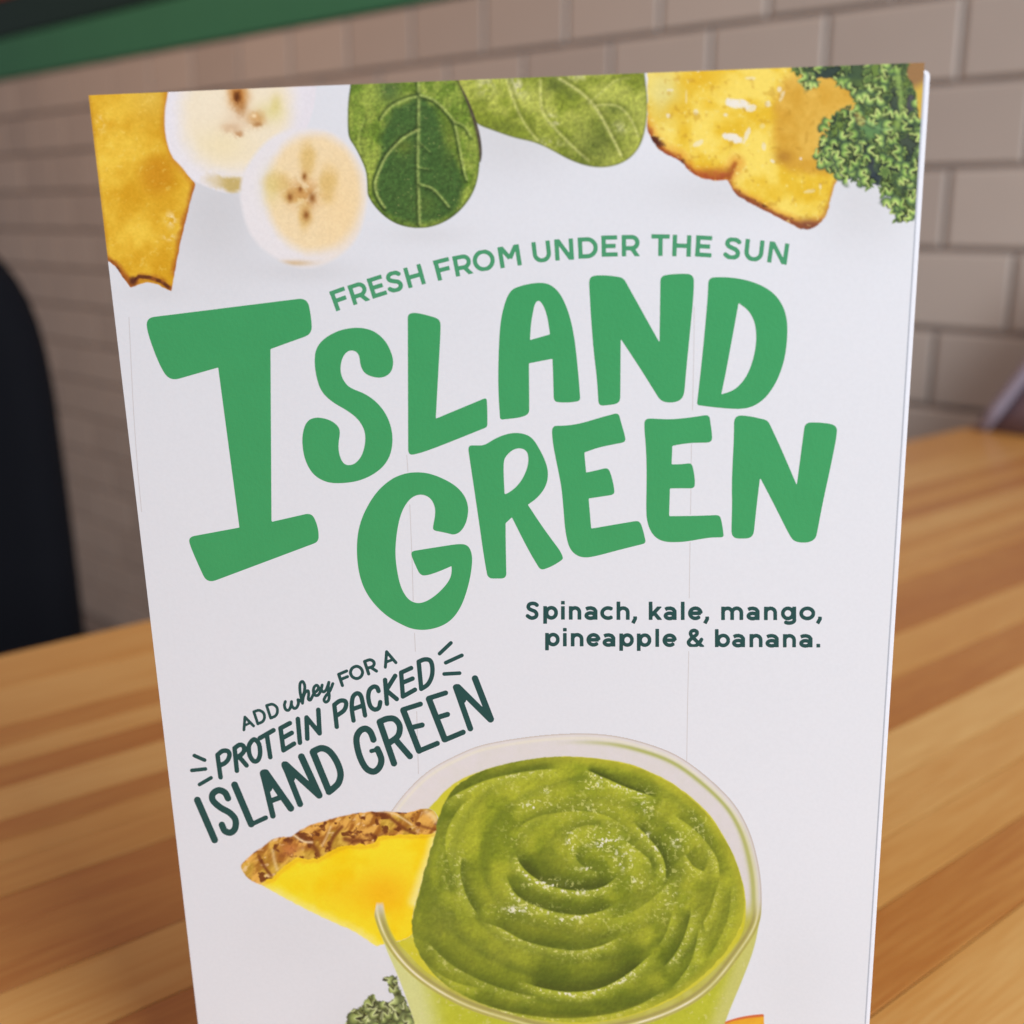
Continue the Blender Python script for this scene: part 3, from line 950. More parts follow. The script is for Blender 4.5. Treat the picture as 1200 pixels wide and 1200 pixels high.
# ---- hand-lettered call-out
def ZS(ox, oy, s, pts, w, sm=False, close=False):
    P = [(ox + x / s, oy + y / s) for x, y in pts]
    if sm: P = spline(P, 6, close).tolist()
    return (P, w * 1.17, 'r')
def build_callout():
    c, z, y, g = (270, 750, 6.0), (215, 830, 6.6667), (300, 790, 8.5714), (390, 740, 6.0)
    k = 2.9
    l1 = [ZS(*c, [(98, 628), (105, 538), (166, 600)], k), ZS(*c, [(102, 598), (142, 578)], k - .4),
          ZS(*c, [(168, 500), (196, 585)], k), ZS(*c, [(168, 500), (205, 490), (236, 508), (243, 540), (230, 568), (196, 585)], k, True),
          ZS(*c, [(258, 456), (287, 544)], k), ZS(*c, [(258, 456), (298, 447), (329, 467), (334, 500), (320, 528), (287, 544)], k, True),
          ZS(*c, [(766, 234), (792, 312)], k + .3), ZS(*c, [(766, 234), (822, 210)], k + .2), ZS(*c, [(780, 270), (828, 250)], k + .2),
          ZS(*c, [(934, 220), (921, 250), (892, 263), (862, 250), (849, 220), (862, 190), (892, 177), (921, 190)], k + .2, True, True),
          ZS(*c, [(948, 143), (977, 230)], k + .3), ZS(*c, [(948, 143), (985, 131), (1010, 142), (1015, 163), (1000, 180), (965, 190)], k + .2, True), ZS(*c, [(992, 184), (1032, 210)], k + .2),
          ZS(*c, [(1094, 182), (1103, 74), (1168, 150)], k + .2), ZS(*c, [(1098, 147), (1140, 131)], k)]
    iso_mesh('callout_text', l1, M_teal, spacing=0.45, label='small tilted dark teal capitals ADD and FOR A')
    ws = 3.0
    wh = [ZS(*y, [(300, 268), (291, 305), (303, 345), (330, 355), (352, 325), (363, 268)], ws, True), ZS(*y, [(363, 268), (364, 305), (388, 335), (415, 325), (432, 285), (428, 248), (445, 262), (462, 240)], ws, True),
          ZS(*y, [(462, 240), (488, 180), (496, 110), (475, 66), (450, 85), (447, 150), (458, 220), (473, 283)], ws, True), ZS(*y, [(473, 283), (482, 220), (505, 168), (530, 160), (535, 195), (532, 240), (552, 250), (572, 215), (588, 180)], ws, True),
          ZS(*y, [(588, 182), (620, 155), (634, 122), (615, 102), (590, 122), (583, 165), (597, 200), (628, 202), (655, 160), (671, 100)], ws, True),
          ZS(*y, [(671, 100), (664, 145), (683, 168), (712, 145), (738, 72)], ws, True), ZS(*y, [(738, 72), (730, 140), (742, 200), (735, 250), (708, 271), (690, 250), (708, 208), (750, 155), (778, 85)], ws, True)]
    iso_mesh('callout_text', wh, M_teal, spacing=0.4, label='dark teal joined-up word whey')
    k = 4.7
    p1 = [ZS(*z, [(268, 362), (292, 536)], k), ZS(*z, [(268, 362), (305, 332), (345, 330), (362, 355), (352, 395), (325, 425), (283, 445)], k, True),
          ZS(*z, [(402, 308), (420, 484)], k), ZS(*z, [(402, 308), (440, 282), (470, 290), (478, 322), (460, 352), (415, 385)], k, True), ZS(*z, [(440, 378), (496, 442)], k),
          ZS(*z, [(545, 243), (515, 290), (520, 360), (552, 408), (585, 400), (602, 350), (595, 280), (570, 245)], k, True, True),
          ZS(*z, [(600, 228), (707, 166)], k), ZS(*z, [(655, 205), (682, 376)], k),
          ZS(*z, [(762, 150), (785, 322)], k), ZS(*z, [(762, 150), (835, 110)], k), ZS(*z, [(775, 228), (850, 186)], k), ZS(*z, [(785, 322), (868, 270)], k),
          ZS(*z, [(898, 77), (914, 262)], k), ZS(*z, [(966, 65), (972, 230)], k), ZS(*z, [(966, 65), (1068, 188)], k), ZS(*z, [(1068, 188), (1058, 5)], k)]
    iso_mesh('callout_text', p1, M_teal, spacing=0.55, label='tilted dark teal hand-lettered word PROTEIN')
    k = 4.5
    p2 = [ZS(*g, [(15, 510), (32, 663)], k), ZS(*g, [(15, 508), (55, 480), (90, 482), (98, 510), (80, 550), (25, 588)], k, True),
          ZS(*g, [(150, 618), (138, 530), (145, 455), (175, 427), (202, 445), (218, 510), (231, 582)], k, True), ZS(*g, [(145, 538), (216, 512)], k),
          ZS(*g, [(326, 410), (315, 385), (290, 380), (262, 405), (254, 455), (268, 515), (298, 540), (328, 528), (338, 488)], k, True),
          ZS(*g, [(372, 332), (385, 500)], k), ZS(*g, [(443, 303), (380, 405), (454, 466)], k),
          ZS(*g, [(485, 280), (497, 448)], k), ZS(*g, [(485, 280), (555, 248)], k), ZS(*g, [(492, 352), (565, 322)], k), ZS(*g, [(497, 448), (582, 400)], k),
          ZS(*g, [(608, 203), (626, 394)], k), ZS(*g, [(608, 203), (650, 187), (688, 195), (704, 240), (700, 305), (672, 362), (626, 394)], k, True)]
    iso_mesh('callout_text', p2, M_teal, spacing=0.55, label='tilted dark teal hand-lettered word PACKED')
    k = 6.9
    q1 = [ZS(*z, [(110, 716), (245, 1026)], k), ZS(*z, [(350, 700), (325, 655), (275, 638), (230, 668), (232, 718), (290, 772), (365, 815), (408, 868), (405, 935), (370, 968), (325, 955), (302, 908)], k - .4, True),
          ZS(*z, [(402, 595), (532, 900)], k), ZS(*z, [(532, 903), (646, 850)], k - 2.2),
          ZS(*z, [(622, 500), (702, 835)], k - 1.2), ZS(*z, [(646, 498), (842, 775)], k), ZS(*z, [(632, 505), (664, 620)], k + 1.5), ZS(*z, [(680, 720), (762, 690)], k - 1.6), ZS(*z, [(640, 500), (690, 590)], k + .5),
          ZS(*z, [(792, 432), (915, 742)], k - .8), ZS(*z, [(802, 435), (1062, 670)], k), ZS(*z, [(926, 372), (1064, 672)], k), ZS(*z, [(800, 440), (845, 540)], k + 1.0),
          ZS(*y, [(578, 775), (738, 1165)], k), ZS(*y, [(580, 768), (655, 735), (725, 752), (785, 815), (835, 910), (855, 1000), (835, 1080), (790, 1130), (738, 1172)], k - .3, True)]
    iso_mesh('callout_text', q1, M_teal, spacing=0.6, label='tilted dark teal hand-lettered word ISLAND')
    k = 6.4
    q2 = [ZS(*g, [(290, 752), (268, 698), (232, 675), (192, 695), (170, 752), (190, 860), (235, 950), (290, 977), (332, 945), (345, 888), (318, 818)], k, True), ZS(*g, [(318, 822), (275, 832)], k - 2.2),
          ZS(*g, [(334, 628), (434, 918)], k), ZS(*g, [(336, 625), (388, 604), (440, 608), (474, 655), (464, 722), (410, 768)], k - .3, True), ZS(*g, [(448, 755), (546, 868)], k - .2),
          ZS(*g, [(500, 545), (610, 828)], k), ZS(*g, [(498, 540), (620, 501)], k - 1.4), ZS(*g, [(575, 662), (632, 648)], k - 1.2), ZS(*g, [(612, 830), (738, 777)], k - 1.2),
          ZS(*g, [(680, 465), (790, 748)], k), ZS(*g, [(678, 460), (797, 422)], k - 1.4), ZS(*g, [(755, 590), (810, 573)], k - 1.2), ZS(*g, [(792, 752), (920, 698)], k - 1.2),
          ZS(*g, [(868, 382), (970, 672)], k - .6), ZS(*g, [(884, 382), (1112, 608)], k), ZS(*g, [(1003, 320), (1114, 606)], k), ZS(*g, [(875, 385), (915, 470)], k + 1)]
    iso_mesh('callout_text', q2, M_teal, spacing=0.6, label='tilted dark teal hand-lettered word GREEN')
    for zz, pts in ((g, [(755, 146), (834, 71)]), (g, [(798, 210), (911, 158)]), (g, [(787, 289), (895, 283)]), (z, [(86, 368), (167, 403)]), (z, [(67, 484), (173, 472)]), (z, [(127, 594), (217, 541)])):
        iso_mesh('callout_tick', [ZS(*zz, pts, 3.8)], M_teal, spacing=0.5)
build_callout()

# ---- thin printed plank lines behind the artwork
for pts in ([(150, 345), (153, 410), (156.5, 480), (161, 545), (166, 600)], [(470.5, 268), (474, 330)], [(477.5, 532), (479, 552)], [(481, 590), (483.5, 650), (485, 703)], [(486.5, 740), (487.5, 762)], [(489, 832), (490, 872), (491, 905)],
            [(815.5, 212), (815, 240), (814, 272)], [(813.5, 302), (813, 400), (811.3, 480)], [(810, 520), (809.8, 543)], [(809.5, 572), (809, 602)], [(808.5, 634), (807.5, 700)], [(807, 762), (805.5, 830), (804.5, 903)]):
    P = spline(pts, 4)
    hw = 0.42
    d = np.gradient(P, axis=0); d /= np.linalg.norm(d, axis=1)[:, None]
    nrm = np.stack([-d[:, 1], d[:, 0]], -1)
    loop = np.vstack([P + nrm * hw, (P - nrm * hw)[::-1]])
    flat_shape('plank_line', [loop], M_line, d=0.000004)

# ==================================================================  printed pictures
def mix(a, b, t):
    t = np.clip(t, 0, 1)[..., None]
    return a * (1 - t) + b * t
def C3(*rgb): return np.array(rgb, float)
def sstep(a, b, x):
    t = np.clip((x - a) / (b - a), 0, 1)
    return t * t * (3 - 2 * t)

def ink(col, X):
    """a picture colour (0-255, as it looks beside the white of the sheet) -> reflectance"""
    W = 212.0 + 9 * (X - 600) / 500.0
    return np.clip(lin(col) / lin(W)[..., None] * 0.83, 0, 1)

def frills(X, Y, col, centres, dark, mid, lite, rs, cov):
    """ruffled leaf edges: small wavy lobes laid one over another, each with a bright rim and a shaded heart"""
    for cx, cy, R_, k in centres:
        m = (np.abs(X - cx) < R_ * 1.9) & (np.abs(Y - cy) < R_ * 1.9)
        if not m.any(): continue
        x = X[m] - cx; y = Y[m] - cy
        a = np.arctan2(y, x)
        p = rs.rand(6) * 6.28
        rr = R_ * (1 + .12 * np.sin(2 * a + p[5]) + .19 * np.sin(5 * a + p[0]) + .16 * np.sin(8 * a + p[1]) + .10 * np.sin(13 * a + p[2]))
        e = .40 + .50 * rs.rand()
        ca, sa = math.cos(p[3]), math.sin(p[3])
        q = np.hypot((x * ca + y * sa), (-x * sa + y * ca) / e) / np.maximum(rr, 1)
        c = col[m]
        c = c * (1 - .62 * (sstep(1.45, 1.0, q) * (q > 1)))[:, None]
        fill = mix(mix(dark, mid, np.full(q.shape, k)), mix(mid, lite, np.full(q.shape, .25 * k)), q ** 1.6)
        side = .74 + .30 * np.cos(a - 4.2 + .8 * math.sin(p[4]))
        fill = mix(fill, lite, sstep(.70, .90, q) * sstep(1.02, .96, q) * side * (.5 + .5 * k))
        al = np.clip((1 - q) * R_ / 1.1 + .5, 0, 1)
        col[m] = mix(c, fill, al)
        cov[m] = np.maximum(cov[m], al)
    return col

def ruffles(X, Y, col, centres, dark, mid, lite, rs, cov, size=1.0):
    """curly leaf margins: a wiggling bright edge with the blade falling into shade on one side of it"""
    for cx, cy, k in centres:
        L = rs.uniform(12, 24) * size; n = 16
        th = rs.rand() * 6.28; bend_ = rs.uniform(-1.6, 1.6)
        amp = rs.uniform(1.8, 3.0) * size; fr = rs.uniform(1.3, 2.3); ph = rs.rand() * 6.28
        t = np.linspace(-.5, .5, n * 2)
        ang = th + bend_ * t
        dt = L / (2 * n)
        bx = np.cumsum(np.cos(ang)) * dt; by = np.cumsum(np.sin(ang)) * dt
        bx -= bx.mean(); by -= by.mean()
        w = amp * np.sin(2 * np.pi * fr * t + ph) + .5 * amp * np.sin(2 * np.pi * fr * 1.9 * t + ph * 2)
        P = np.stack([cx + bx - np.sin(ang) * w, cy + by + np.cos(ang) * w], -1)
        D = rs.uniform(5.0, 9.0) * size
        m = (np.abs(X - cx) < L * .6 + D + amp) & (np.abs(Y - cy) < L * .6 + D + amp)
        if not m.any(): continue
        dd, sd_, tt = dist_line(X[m], Y[m], P, True)
        endf = sstep(0, .10, tt) * sstep(1, .90, tt)
        blade = (sd_ > 0) * np.clip((D - dd) / (D * .35), 0, 1) * endf
        tone = np.clip(dd / D, 0, 1)
        c = col[m]
        c = c * (1 - .60 * (sd_ <= 0) * np.exp(-(dd / 2.2) ** 2) * endf)[:, None]
        fill = mix(mix(mid, lite, np.full(dd.shape, .30 * k)), dark, sstep(.10, .95, tone))
        fill = fill * (1 + .28 * np.sin(2 * np.pi * fr * 1.0 * (tt - .5) + ph + 1.2))[:, None]
        c = mix(c, fill, blade)
        edge = np.exp(-(dd / (.85 * max(size, .8))) ** 2) * endf * (.55 + .45 * k)
        c = mix(c, lite, edge)
        col[m] = np.clip(c, 0, 255)
        cov[m] = np.maximum(cov[m], np.maximum(blade, edge))
    return col

def paint_top(X, Y):
    img = np.zeros(X.shape + (3,)); ids = np.zeros(X.shape, int); cover = np.full(X.shape, 1e9)
    A = paper_rgb(X, Y)
    out = A.copy()
    def comp(idn, sd, col, soft=1.1):
        nonlocal out
        a = np.clip(0.5 - sd / soft, 0, 1)
        out = mix(out, ink(col, X), a)
        ids[(sd < 0)] = idn
        m = (sd >= 0) & (sd < soft + 1.2) & (ids == 0)
        ids[m] = idn
    fine = fbm(X, Y, 2.2, 2, 1); grain = (fine - .5)
    # --- pineapple at the left
    P = outline([(60, 60), (199.5, 60), (199, 108), (194, 128), (194.5, 160), (202, 184), (213, 194), (225, 210), (231, 216), (225, 233), (217.4, 263), (211, 289), (205.5, 320), (201.5, 341.5, 2), (188, 334.5), (175, 330.5), (166, 332), (153.5, 338, 3), (145, 326), (134, 311), (126, 304.5), (90, 300)])
    sd = sdf_poly(X, Y, P) + (fbm(X, Y, 6, 2, 3) - .5) * 1.6
    n = fbm(X, Y, 42, 4, 2); n2 = fbm(X, Y, 11, 3, 9)
    col = mix(C3(196, 146, 26), C3(222, 186, 66), sstep(.22, .80, n * .8 + n2 * .2))
    col = mix(col, C3(186, 126, 20), sstep(.45, 1, np.exp(-(((X - 185) / 34) ** 2 + ((Y - 205) / 38) ** 2))) * .75)
    col = mix(col, C3(212, 182, 84), np.exp(-(((X - 178) / 24) ** 2 + ((Y - 110) / 30) ** 2)) * .6)
    col = mix(col, C3(222, 195, 105), sstep(.66, .84, fbm(X + Y * .4, Y, 4, 3, 4)) * .38)
    hl = np.exp(-(((X - 201) / 6) ** 2 + ((Y - 257) / 8) ** 2)) + .8 * np.exp(-(((X - 199) / 7) ** 2 + ((Y - 278) / 4) ** 2)) + .6 * np.exp(-(((X - 118) / 5) ** 2 + ((Y - 143) / 9) ** 2))
    col = mix(col, C3(226, 205, 160), hl * sstep(.40, .6, fbm(X, Y, 5, 2, 8)))
    edge = dist_line(X, Y, np.array([(231, 216), (225, 233), (217, 263), (211, 289), (205, 320)]))
    col = mix(col, C3(158, 88, 26), sstep(11, 2, edge + 6 * n2) * .9)
    edge = dist_line(X, Y, np.array([(196, 110), (194, 150), (204, 186), (229, 215)]))
    col = mix(col, C3(176, 108, 22), sstep(9, 0, edge) * .5)
    rind = dist_line(X, Y, np.array([(122, 302), (134, 309), (146, 324), (154, 334), (163, 324), (175, 325), (190, 330), (200, 338)]))
    col = mix(col, C3(150, 84, 30), sstep(11, 3, rind + n2 * 7))
    col = mix(col, C3(74, 34, 22), sstep(7, 1, np.hypot(X - 156, (Y - 329) * .9)) * .9 + sstep(3.2, 1, rind) * sstep(.45, .7, n2) * .8)
    col = mix(col, C3(140, 92, 40), sstep(4, 0, X - (104 + (Y - 112) * .118)) * .3)
    comp(1, sd, col + grain[..., None] * 12)
    # --- banana slice behind
    P = outline([(199, 60), (199, 108), (193.6, 128), (194.5, 160), (202, 184), (213, 194), (225, 210), (238, 217), (258, 225), (283, 228), (300, 210), (340, 180), (362, 150), (372, 118), (372, 60)])
    sd = sdf_poly(X, Y, P)
    r = np.hypot((X - 279) / 84, (Y - 130) / 92)
    col = mix(C3(222, 210, 186), C3(214, 211, 217), sstep(.60, .97, r + .08 * (n2 - .5)))
    col = mix(col, C3(220, 206, 168), np.exp(-(((X - 262) / 34) ** 2 + ((Y - 170) / 22) ** 2)) * .8)
    col = mix(col, C3(206, 196, 132), np.exp(-(((X - 318) / 18) ** 2 + ((Y - 132) / 13) ** 2)) * .6)
    def spot(cx, cy, rx, ry, c, a, jit=5.0):
        nonlocal col
        q = ((X - cx + jit * (n2 - .5)) / rx) ** 2 + ((Y - cy + jit * (fine - .5)) / ry) ** 2
        col = mix(col, C3(*c), np.exp(-q ** 1.3) * a)
    spot(280, 112, 12, 15, (176, 110, 40), .95); spot(279, 114, 5, 7, (88, 44, 14), .95); spot(284, 128, 7, 9, (150, 92, 34), .7)
    spot(301, 139, 11, 9, (188, 140, 78), .9); spot(299, 136, 3, 2.5, (236, 214, 170), .9, 1); spot(303, 146, 5, 3, (146, 92, 40), .7, 1)
    spot(272, 150, 12, 6, (196, 164, 128), .8); spot(281, 157, 5, 4, (170, 122, 78), .8)
    spot(283, 140, 20, 14, (206, 178, 148), .45); spot(324, 122, 7, 12, (200, 186, 110), .55)
    bt = sstep(5, -5, np.abs(Y - (214 + (X - 262) * .22)) - 9 + 14 * (n2 - .5)) * sstep(232, 262, X + 20 * (n2 - .5)) * .8
    col = mix(col, mix(C3(200, 182, 140), C3(176, 150, 74), sstep(252, 270, X)), bt * sstep(.25, .5, n2 + .1))
    fadeb = sstep(330, 368, X + .25 * (Y - 130))
    col = mix(col, C3(212, 208, 214), fadeb)
    comp(2, sd, col + grain[..., None] * 7, 2.6)
    # --- banana slice in front
    a_ = np.arctan2(Y - 230, X - 358)
    rr = np.hypot((X - 358) / 74.5, (Y - 231) / 81.5) * (1 + .012 * np.sin(3 * a_ + 1) + .008 * np.sin(7 * a_))
    sd = (rr - 1) * 76
    core = np.hypot((X - 369) / 60, (Y - 226) / 74) + .05 * (n2 - .5)
    col = mix(C3(222, 200, 160), C3(214, 210, 212), sstep(.80, 1.06, core))
    col = mix(col, C3(226, 198, 150), np.exp(-(((X - 398) / 28) ** 2 + ((Y - 240) / 50) ** 2)) * .7)
    star = np.maximum.reduce([np.exp(-(((X - 362) / 13) ** 2 + ((Y - 188) / 26) ** 2)), np.exp(-(((X - 328) / 22) ** 2 + ((Y - 215) / 15) ** 2)), np.exp(-(((X - 385) / 15) ** 2 + ((Y - 216) / 26) ** 2)), np.exp(-(((X - 358) / 11) ** 2 + ((Y - 252) / 22) ** 2)), np.exp(-(((X - 345) / 20) ** 2 + ((Y - 228) / 13) ** 2))])
    col = mix(col, C3(202, 168, 98), sstep(.25, 1.0, star + .35 * (n2 - .5)) * .75)
    col = mix(col, C3(206, 192, 128), np.exp(-(((X - 319) / 11) ** 2 + ((Y - 219) / 20) ** 2)) * .6)
    ctr = np.exp(-(((X - 357) / 17) ** 2 + ((Y - 226) / 15) ** 2))
    col = mix(col, C3(188, 138, 76), ctr * sstep(.35, .6, fbm(X, Y, 6, 3, 6)) * .8)
    for cx, cy, s_ in ((358, 207, 2.4), (341, 231, 3.0), (367, 232, 3.6), (360, 252, 3.2), (353, 222, 2.0)):
        q = ((X - cx) / s_) ** 2 + ((Y - cy) / (s_ * 1.5)) ** 2
        col = mix(col, C3(104, 56, 20), np.exp(-q) * .9)
        col = mix(col, C3(176, 122, 60), np.exp(-q / 4) * .4)
    rim_t = np.exp(-(((X - 346) / 22) ** 2 + ((Y - 308) / 3.5) ** 2))
    col = mix(col, C3(196, 172, 138), rim_t * .9)
    comp(3, sd, col + grain[..., None] * (6 + 8 * sstep(1.0, .8, core))[..., None], 5.0)
    # --- yellow-green spinach leaf
    P = outline([(536, 50), (536, 100), (545, 125), (558, 146), (578, 153), (603, 162), (626, 166.5), (645, 175), (664, 186), (684, 194), (703, 197), (722, 194.5), (739, 186), (751.5, 170), (757.5, 147), (759.3, 118), (756, 93), (752, 50)])
    sd = sdf_poly(X, Y, P)
    n = fbm(X, Y, 26, 4, 12); n3 = fbm(X, Y, 5, 3, 13)
    col = mix(C3(122, 134, 44), C3(168, 174, 78), sstep(.3, .65, n))
    dark = np.exp(-(((X - 700) / 30 + (Y - 165) / 70) ** 2 + ((Y - 168) / 34) ** 2)) + 1.1 * np.exp(-(((X - 652) / 16) ** 2 + ((Y - 98) / 12) ** 2)) + .8 * np.exp(-(((X - 671) / 7) ** 2 + ((Y - 112) / 6) ** 2)) + .7 * np.exp(-(((X - 722) / 14) ** 2 + ((Y - 128) / 6) ** 2)) + .5 * np.exp(-(((X - 590) / 26) ** 2 + ((Y - 150) / 9) ** 2))
    col = mix(col, C3(88, 100, 40), np.clip(dark, 0, 1) * (.45 + .5 * n3))
    light = .9 * np.exp(-(((X - 606) / 9 - (Y - 100) / 22) ** 2 + ((Y - 100) / 14) ** 2)) + .9 * np.exp(-(((X - 650) / 5.5 - (Y - 142) / 10) ** 2 + ((Y - 142) / 10) ** 2)) + .5 * np.exp(-(((X - 640) / 24) ** 2 + ((Y - 168) / 6) ** 2)) + .6 * np.exp(-(((X - 678) / 18) ** 2 + ((Y - 90) / 5) ** 2)) + .5 * np.exp(-(((X - 727) / 10) ** 2 + ((Y - 150) / 7) ** 2)) + .6 * np.exp(-(((X - 569) / 12) ** 2 + ((Y - 98) / 14) ** 2))
    col = mix(col, C3(204, 200, 162), np.clip(light, 0, 1) * sstep(.3, .6, n3) * .85)
    for pts, w, a in (([(655, 92), (680, 108), (697, 125), (712, 150), (728, 182)], 2.2, .75), ([(594, 92), (604, 122), (616, 146), (630, 164)], 2, .55), ([(634, 95), (636, 130), (652, 152), (676, 176), (690, 188)], 2.0, .55), ([(697, 124), (722, 124), (738, 138), (748, 160)], 1.6, .5), ([(690, 122), (720, 96), (738, 92)], 1.4, .35)):
        dd, s_, _ = dist_line(X, Y, spline(pts), True)
        col = mix(col, C3(198, 198, 126), np.exp(-(dd / w) ** 2) * a)
        col = mix(col, C3(92, 100, 32), np.exp(-((dd - 3.2) / 2.2) ** 2) * (s_ < 0) * a * .6)
    emb = fbm(X - .8, Y - .8, 4, 3, 14) - fbm(X + .8, Y + .8, 4, 3, 14)
    col = col * (1 + .22 * emb[..., None]) * (1 + .28 * (fbm(X, Y, 2.6, 2, 15) - .5))[..., None]
    col = mix(col, C3(84, 88, 30), sstep(-3.5, 0, sd) * .45)
    comp(5, sd, col, 2.0 )
    # --- dark-green spinach leaf, with the dark underside showing at its right edge
    P = outline([(530, 60), (535, 92), (550, 118), (562, 152), (566, 180), (562, 196), (550, 150), (536, 110), (520, 70)])
    comp(4, sdf_poly(X, Y, P) - .6, C3(62, 54, 40) + 30 * n3[..., None], 1.6)
    P = outline([(414, 50), (412.5, 98), (409, 118), (408.5, 140), (409, 161), (416.7, 171.7), (425, 188), (431, 203), (431.8, 228, 3), (438, 240), (453, 255.5), (470, 264.5), (490, 267.8), (510, 265.5), (530, 256), (547, 240), (558.5, 220), (563, 196.7), (562.5, 173), (558, 151.7), (550.5, 126.7), (541, 104), (534, 88), (528, 50)])
    sd = sdf_poly(X, Y, P)
    n = fbm(X, Y, 18, 4, 21)
    col = mix(C3(94, 118, 40), C3(138, 154, 64), sstep(.3, .68, n))
    veins = [([(491, 80), (492, 110), (491.5, 160), (491, 200), (493, 262)], 2.0, .8), ([(492, 113), (474, 118), (458, 127), (448, 140)], 1.5, .8), ([(492, 152), (473, 163), (455, 182), (446, 200), (441, 215), (444, 230), (452, 243)], 1.7, .95), ([(494, 112), (510, 118), (525, 132), (534, 146), (540, 175), (545, 200), (548, 210)], 1.6, .9), ([(534, 143), (545, 148), (553, 160)], 1.4, .7), ([(494, 216), (508, 221), (520, 233), (527, 242)], 1.6, .8), ([(424, 180), (422, 160), (428, 140)], 1.2, .3), ([(494, 168), (505, 178)], 1.0, .4), ([(491, 196), (503, 198)], 1.0, .5)]
    dk = sdf_poly(X, Y, outline([(491, 112), (462, 124), (450, 150), (446, 190), (438, 208), (443, 235), (458, 255), (485, 264), (515, 261), (545, 238), (543, 212), (536, 190), (522, 165), (514, 135), (503, 116)]))
    col = mix(col, C3(56, 86, 42), sstep(7, -7, dk + 12 * (n - .5)) * .88)
    col = mix(col, C3(66, 92, 48), np.exp(-(((X - 458) / 13) ** 2 + ((Y - 106) / 16) ** 2)) * .8)
    col = mix(col, C3(98, 112, 44), np.exp(-(((X - 474) / 12) ** 2 + ((Y - 172) / 10) ** 2)) * .7 + np.exp(-(((X - 527) / 8) ** 2 + ((Y - 165) / 26) ** 2)) * .5 + np.exp(-(((X - 500) / 14) ** 2 + ((Y - 240) / 14) ** 2)) * .3)
    for pts, w, a in veins:
        dd, s_, _ = dist_line(X, Y, spline(pts), True)
        col = mix(col, C3(40, 56, 24), np.exp(-((dd - 2.6) / 2.0) ** 2) * (s_ > 0) * a * .75)
        col = mix(col, C3(158, 172, 96), np.exp(-(dd / w) ** 2) * a * .85)
    emb = fbm(X - .7, Y - .7, 3.6, 3, 22) - fbm(X + .7, Y + .7, 3.6, 3, 22)
    col = col * (1 + .32 * emb[..., None]) * (1 + .8 * (fbm(X, Y, 2.4, 2, 24) - .5) * .40)[..., None]
    col = mix(col, C3(170, 172, 104), sstep(.78, .9, fbm(X, Y, 3, 2, 23)) * .5)
    col = mix(col, C3(56, 66, 26), sstep(-4, 0, sd) * .45)
    comp(4, sd, np.clip(col, 0, 255), 1.3)
    # --- pineapple at the right
    P = outline([(757, 50), (759.5, 118), (757, 150), (765, 168), (778, 181), (797, 188), (808, 202), (820, 208.5), (836.7, 212.5), (853, 210.5, 3), (856.5, 221), (862, 228.5), (871, 234), (886, 242), (910, 254), (926, 262), (937, 268.5), (949, 269), (961, 262), (970, 249), (974, 229), (981, 208), (1000, 180), (1088, 140), (1095, 50)])
    sd = sdf_poly(X, Y, P) + (fbm(X, Y, 5, 2, 31) - .5) * 1.8
    n = fbm(X, Y, 30, 4, 32); n2 = fbm(X, Y, 9, 3, 33)
    col = mix(C3(220, 180, 44), C3(234, 208, 96), sstep(.3, .68, n))
    col = mix(col, C3(214, 204, 134), np.exp(-(((X - 778) / 22) ** 2 + ((Y - 110) / 34) ** 2)) * .85)
    col = mix(col, C3(216, 170, 30), np.exp(-(((X - 822) / 26) ** 2 + ((Y - 92) / 16) ** 2)) * .8 + np.exp(-(((X - 792) / 14) ** 2 + ((Y - 130) / 12) ** 2)) * .6)
    am = sdf_poly(X, Y, outline([(930, 75), (905, 118), (908, 150), (905, 175), (916, 196), (945, 204), (985, 204), (1040, 150), (1090, 100), (1090, 60), (1000, 60)]))
    col = mix(col, mix(C3(200, 150, 48), C3(214, 170, 72), sstep(.3, .7, n)), sstep(9, -9, am + 8 * (n2 - .5)) * .92)
    col = mix(col, C3(168, 118, 40), np.exp(-(((X - 918) / 10) ** 2 + ((Y - 184) / 7) ** 2)) * .8)
    # rind along the lower edge
    rl = [(752, 140), (762, 160), (778, 178), (798, 189), (810, 202), (836, 210), (853, 206), (862, 190)]
    rd, rs, rt_ = dist_line(X, Y, np.array(rl), True)
    col = mix(col, C3(206, 128, 40), sstep(20, 5, rd + 8 * n2) * .55)
    col = mix(col, C3(150, 74, 34), sstep(9.5, 3, rd + 6 * n2) * .95 * sstep(1.0, .85, rt_))
    col = mix(col, C3(70, 30, 20), sstep(9, 3, rd) * sstep(.52, .66, n2) * sstep(806, 796, X) * .9)
    col = mix(col, C3(168, 78, 38), np.exp(-(((X - 834) / 20) ** 2 + ((Y - 205) / 7) ** 2)) * .9)
    rl = [(856, 222), (866, 229), (886, 240), (912, 253), (930, 262), (946, 268), (962, 260)]
    rd, rs, rt_ = dist_line(X, Y, np.array(rl), True)
    col = mix(col, C3(214, 150, 52), sstep(15, 6, rd + 5 * n2) * .6)
    col = mix(col, C3(138, 72, 40), sstep(8, 2.5, rd + 4 * n2) * .95)
    col = mix(col, C3(76, 34, 26), sstep(3.5, 1, np.abs(rd - 4 + 3 * n2)) * sstep(.5, .7, fbm(X, Y, 7, 2, 39)) * .7)
    col = mix(col, C3(128, 72, 50), np.exp(-(((X - 947) / 15) ** 2 + ((Y - 263) / 6.5) ** 2)) * .95)
    col = mix(col, C3(158, 84, 30), sstep(5, 0, dist_line(X, Y, np.array([(856, 222), (854, 206), (861, 192)]))) * .8)
    col = mix(col, C3(180, 122, 56), sstep(6, 0, dist_line(X, Y, np.array([(962, 260), (972, 240), (979, 214)]))) * .7)
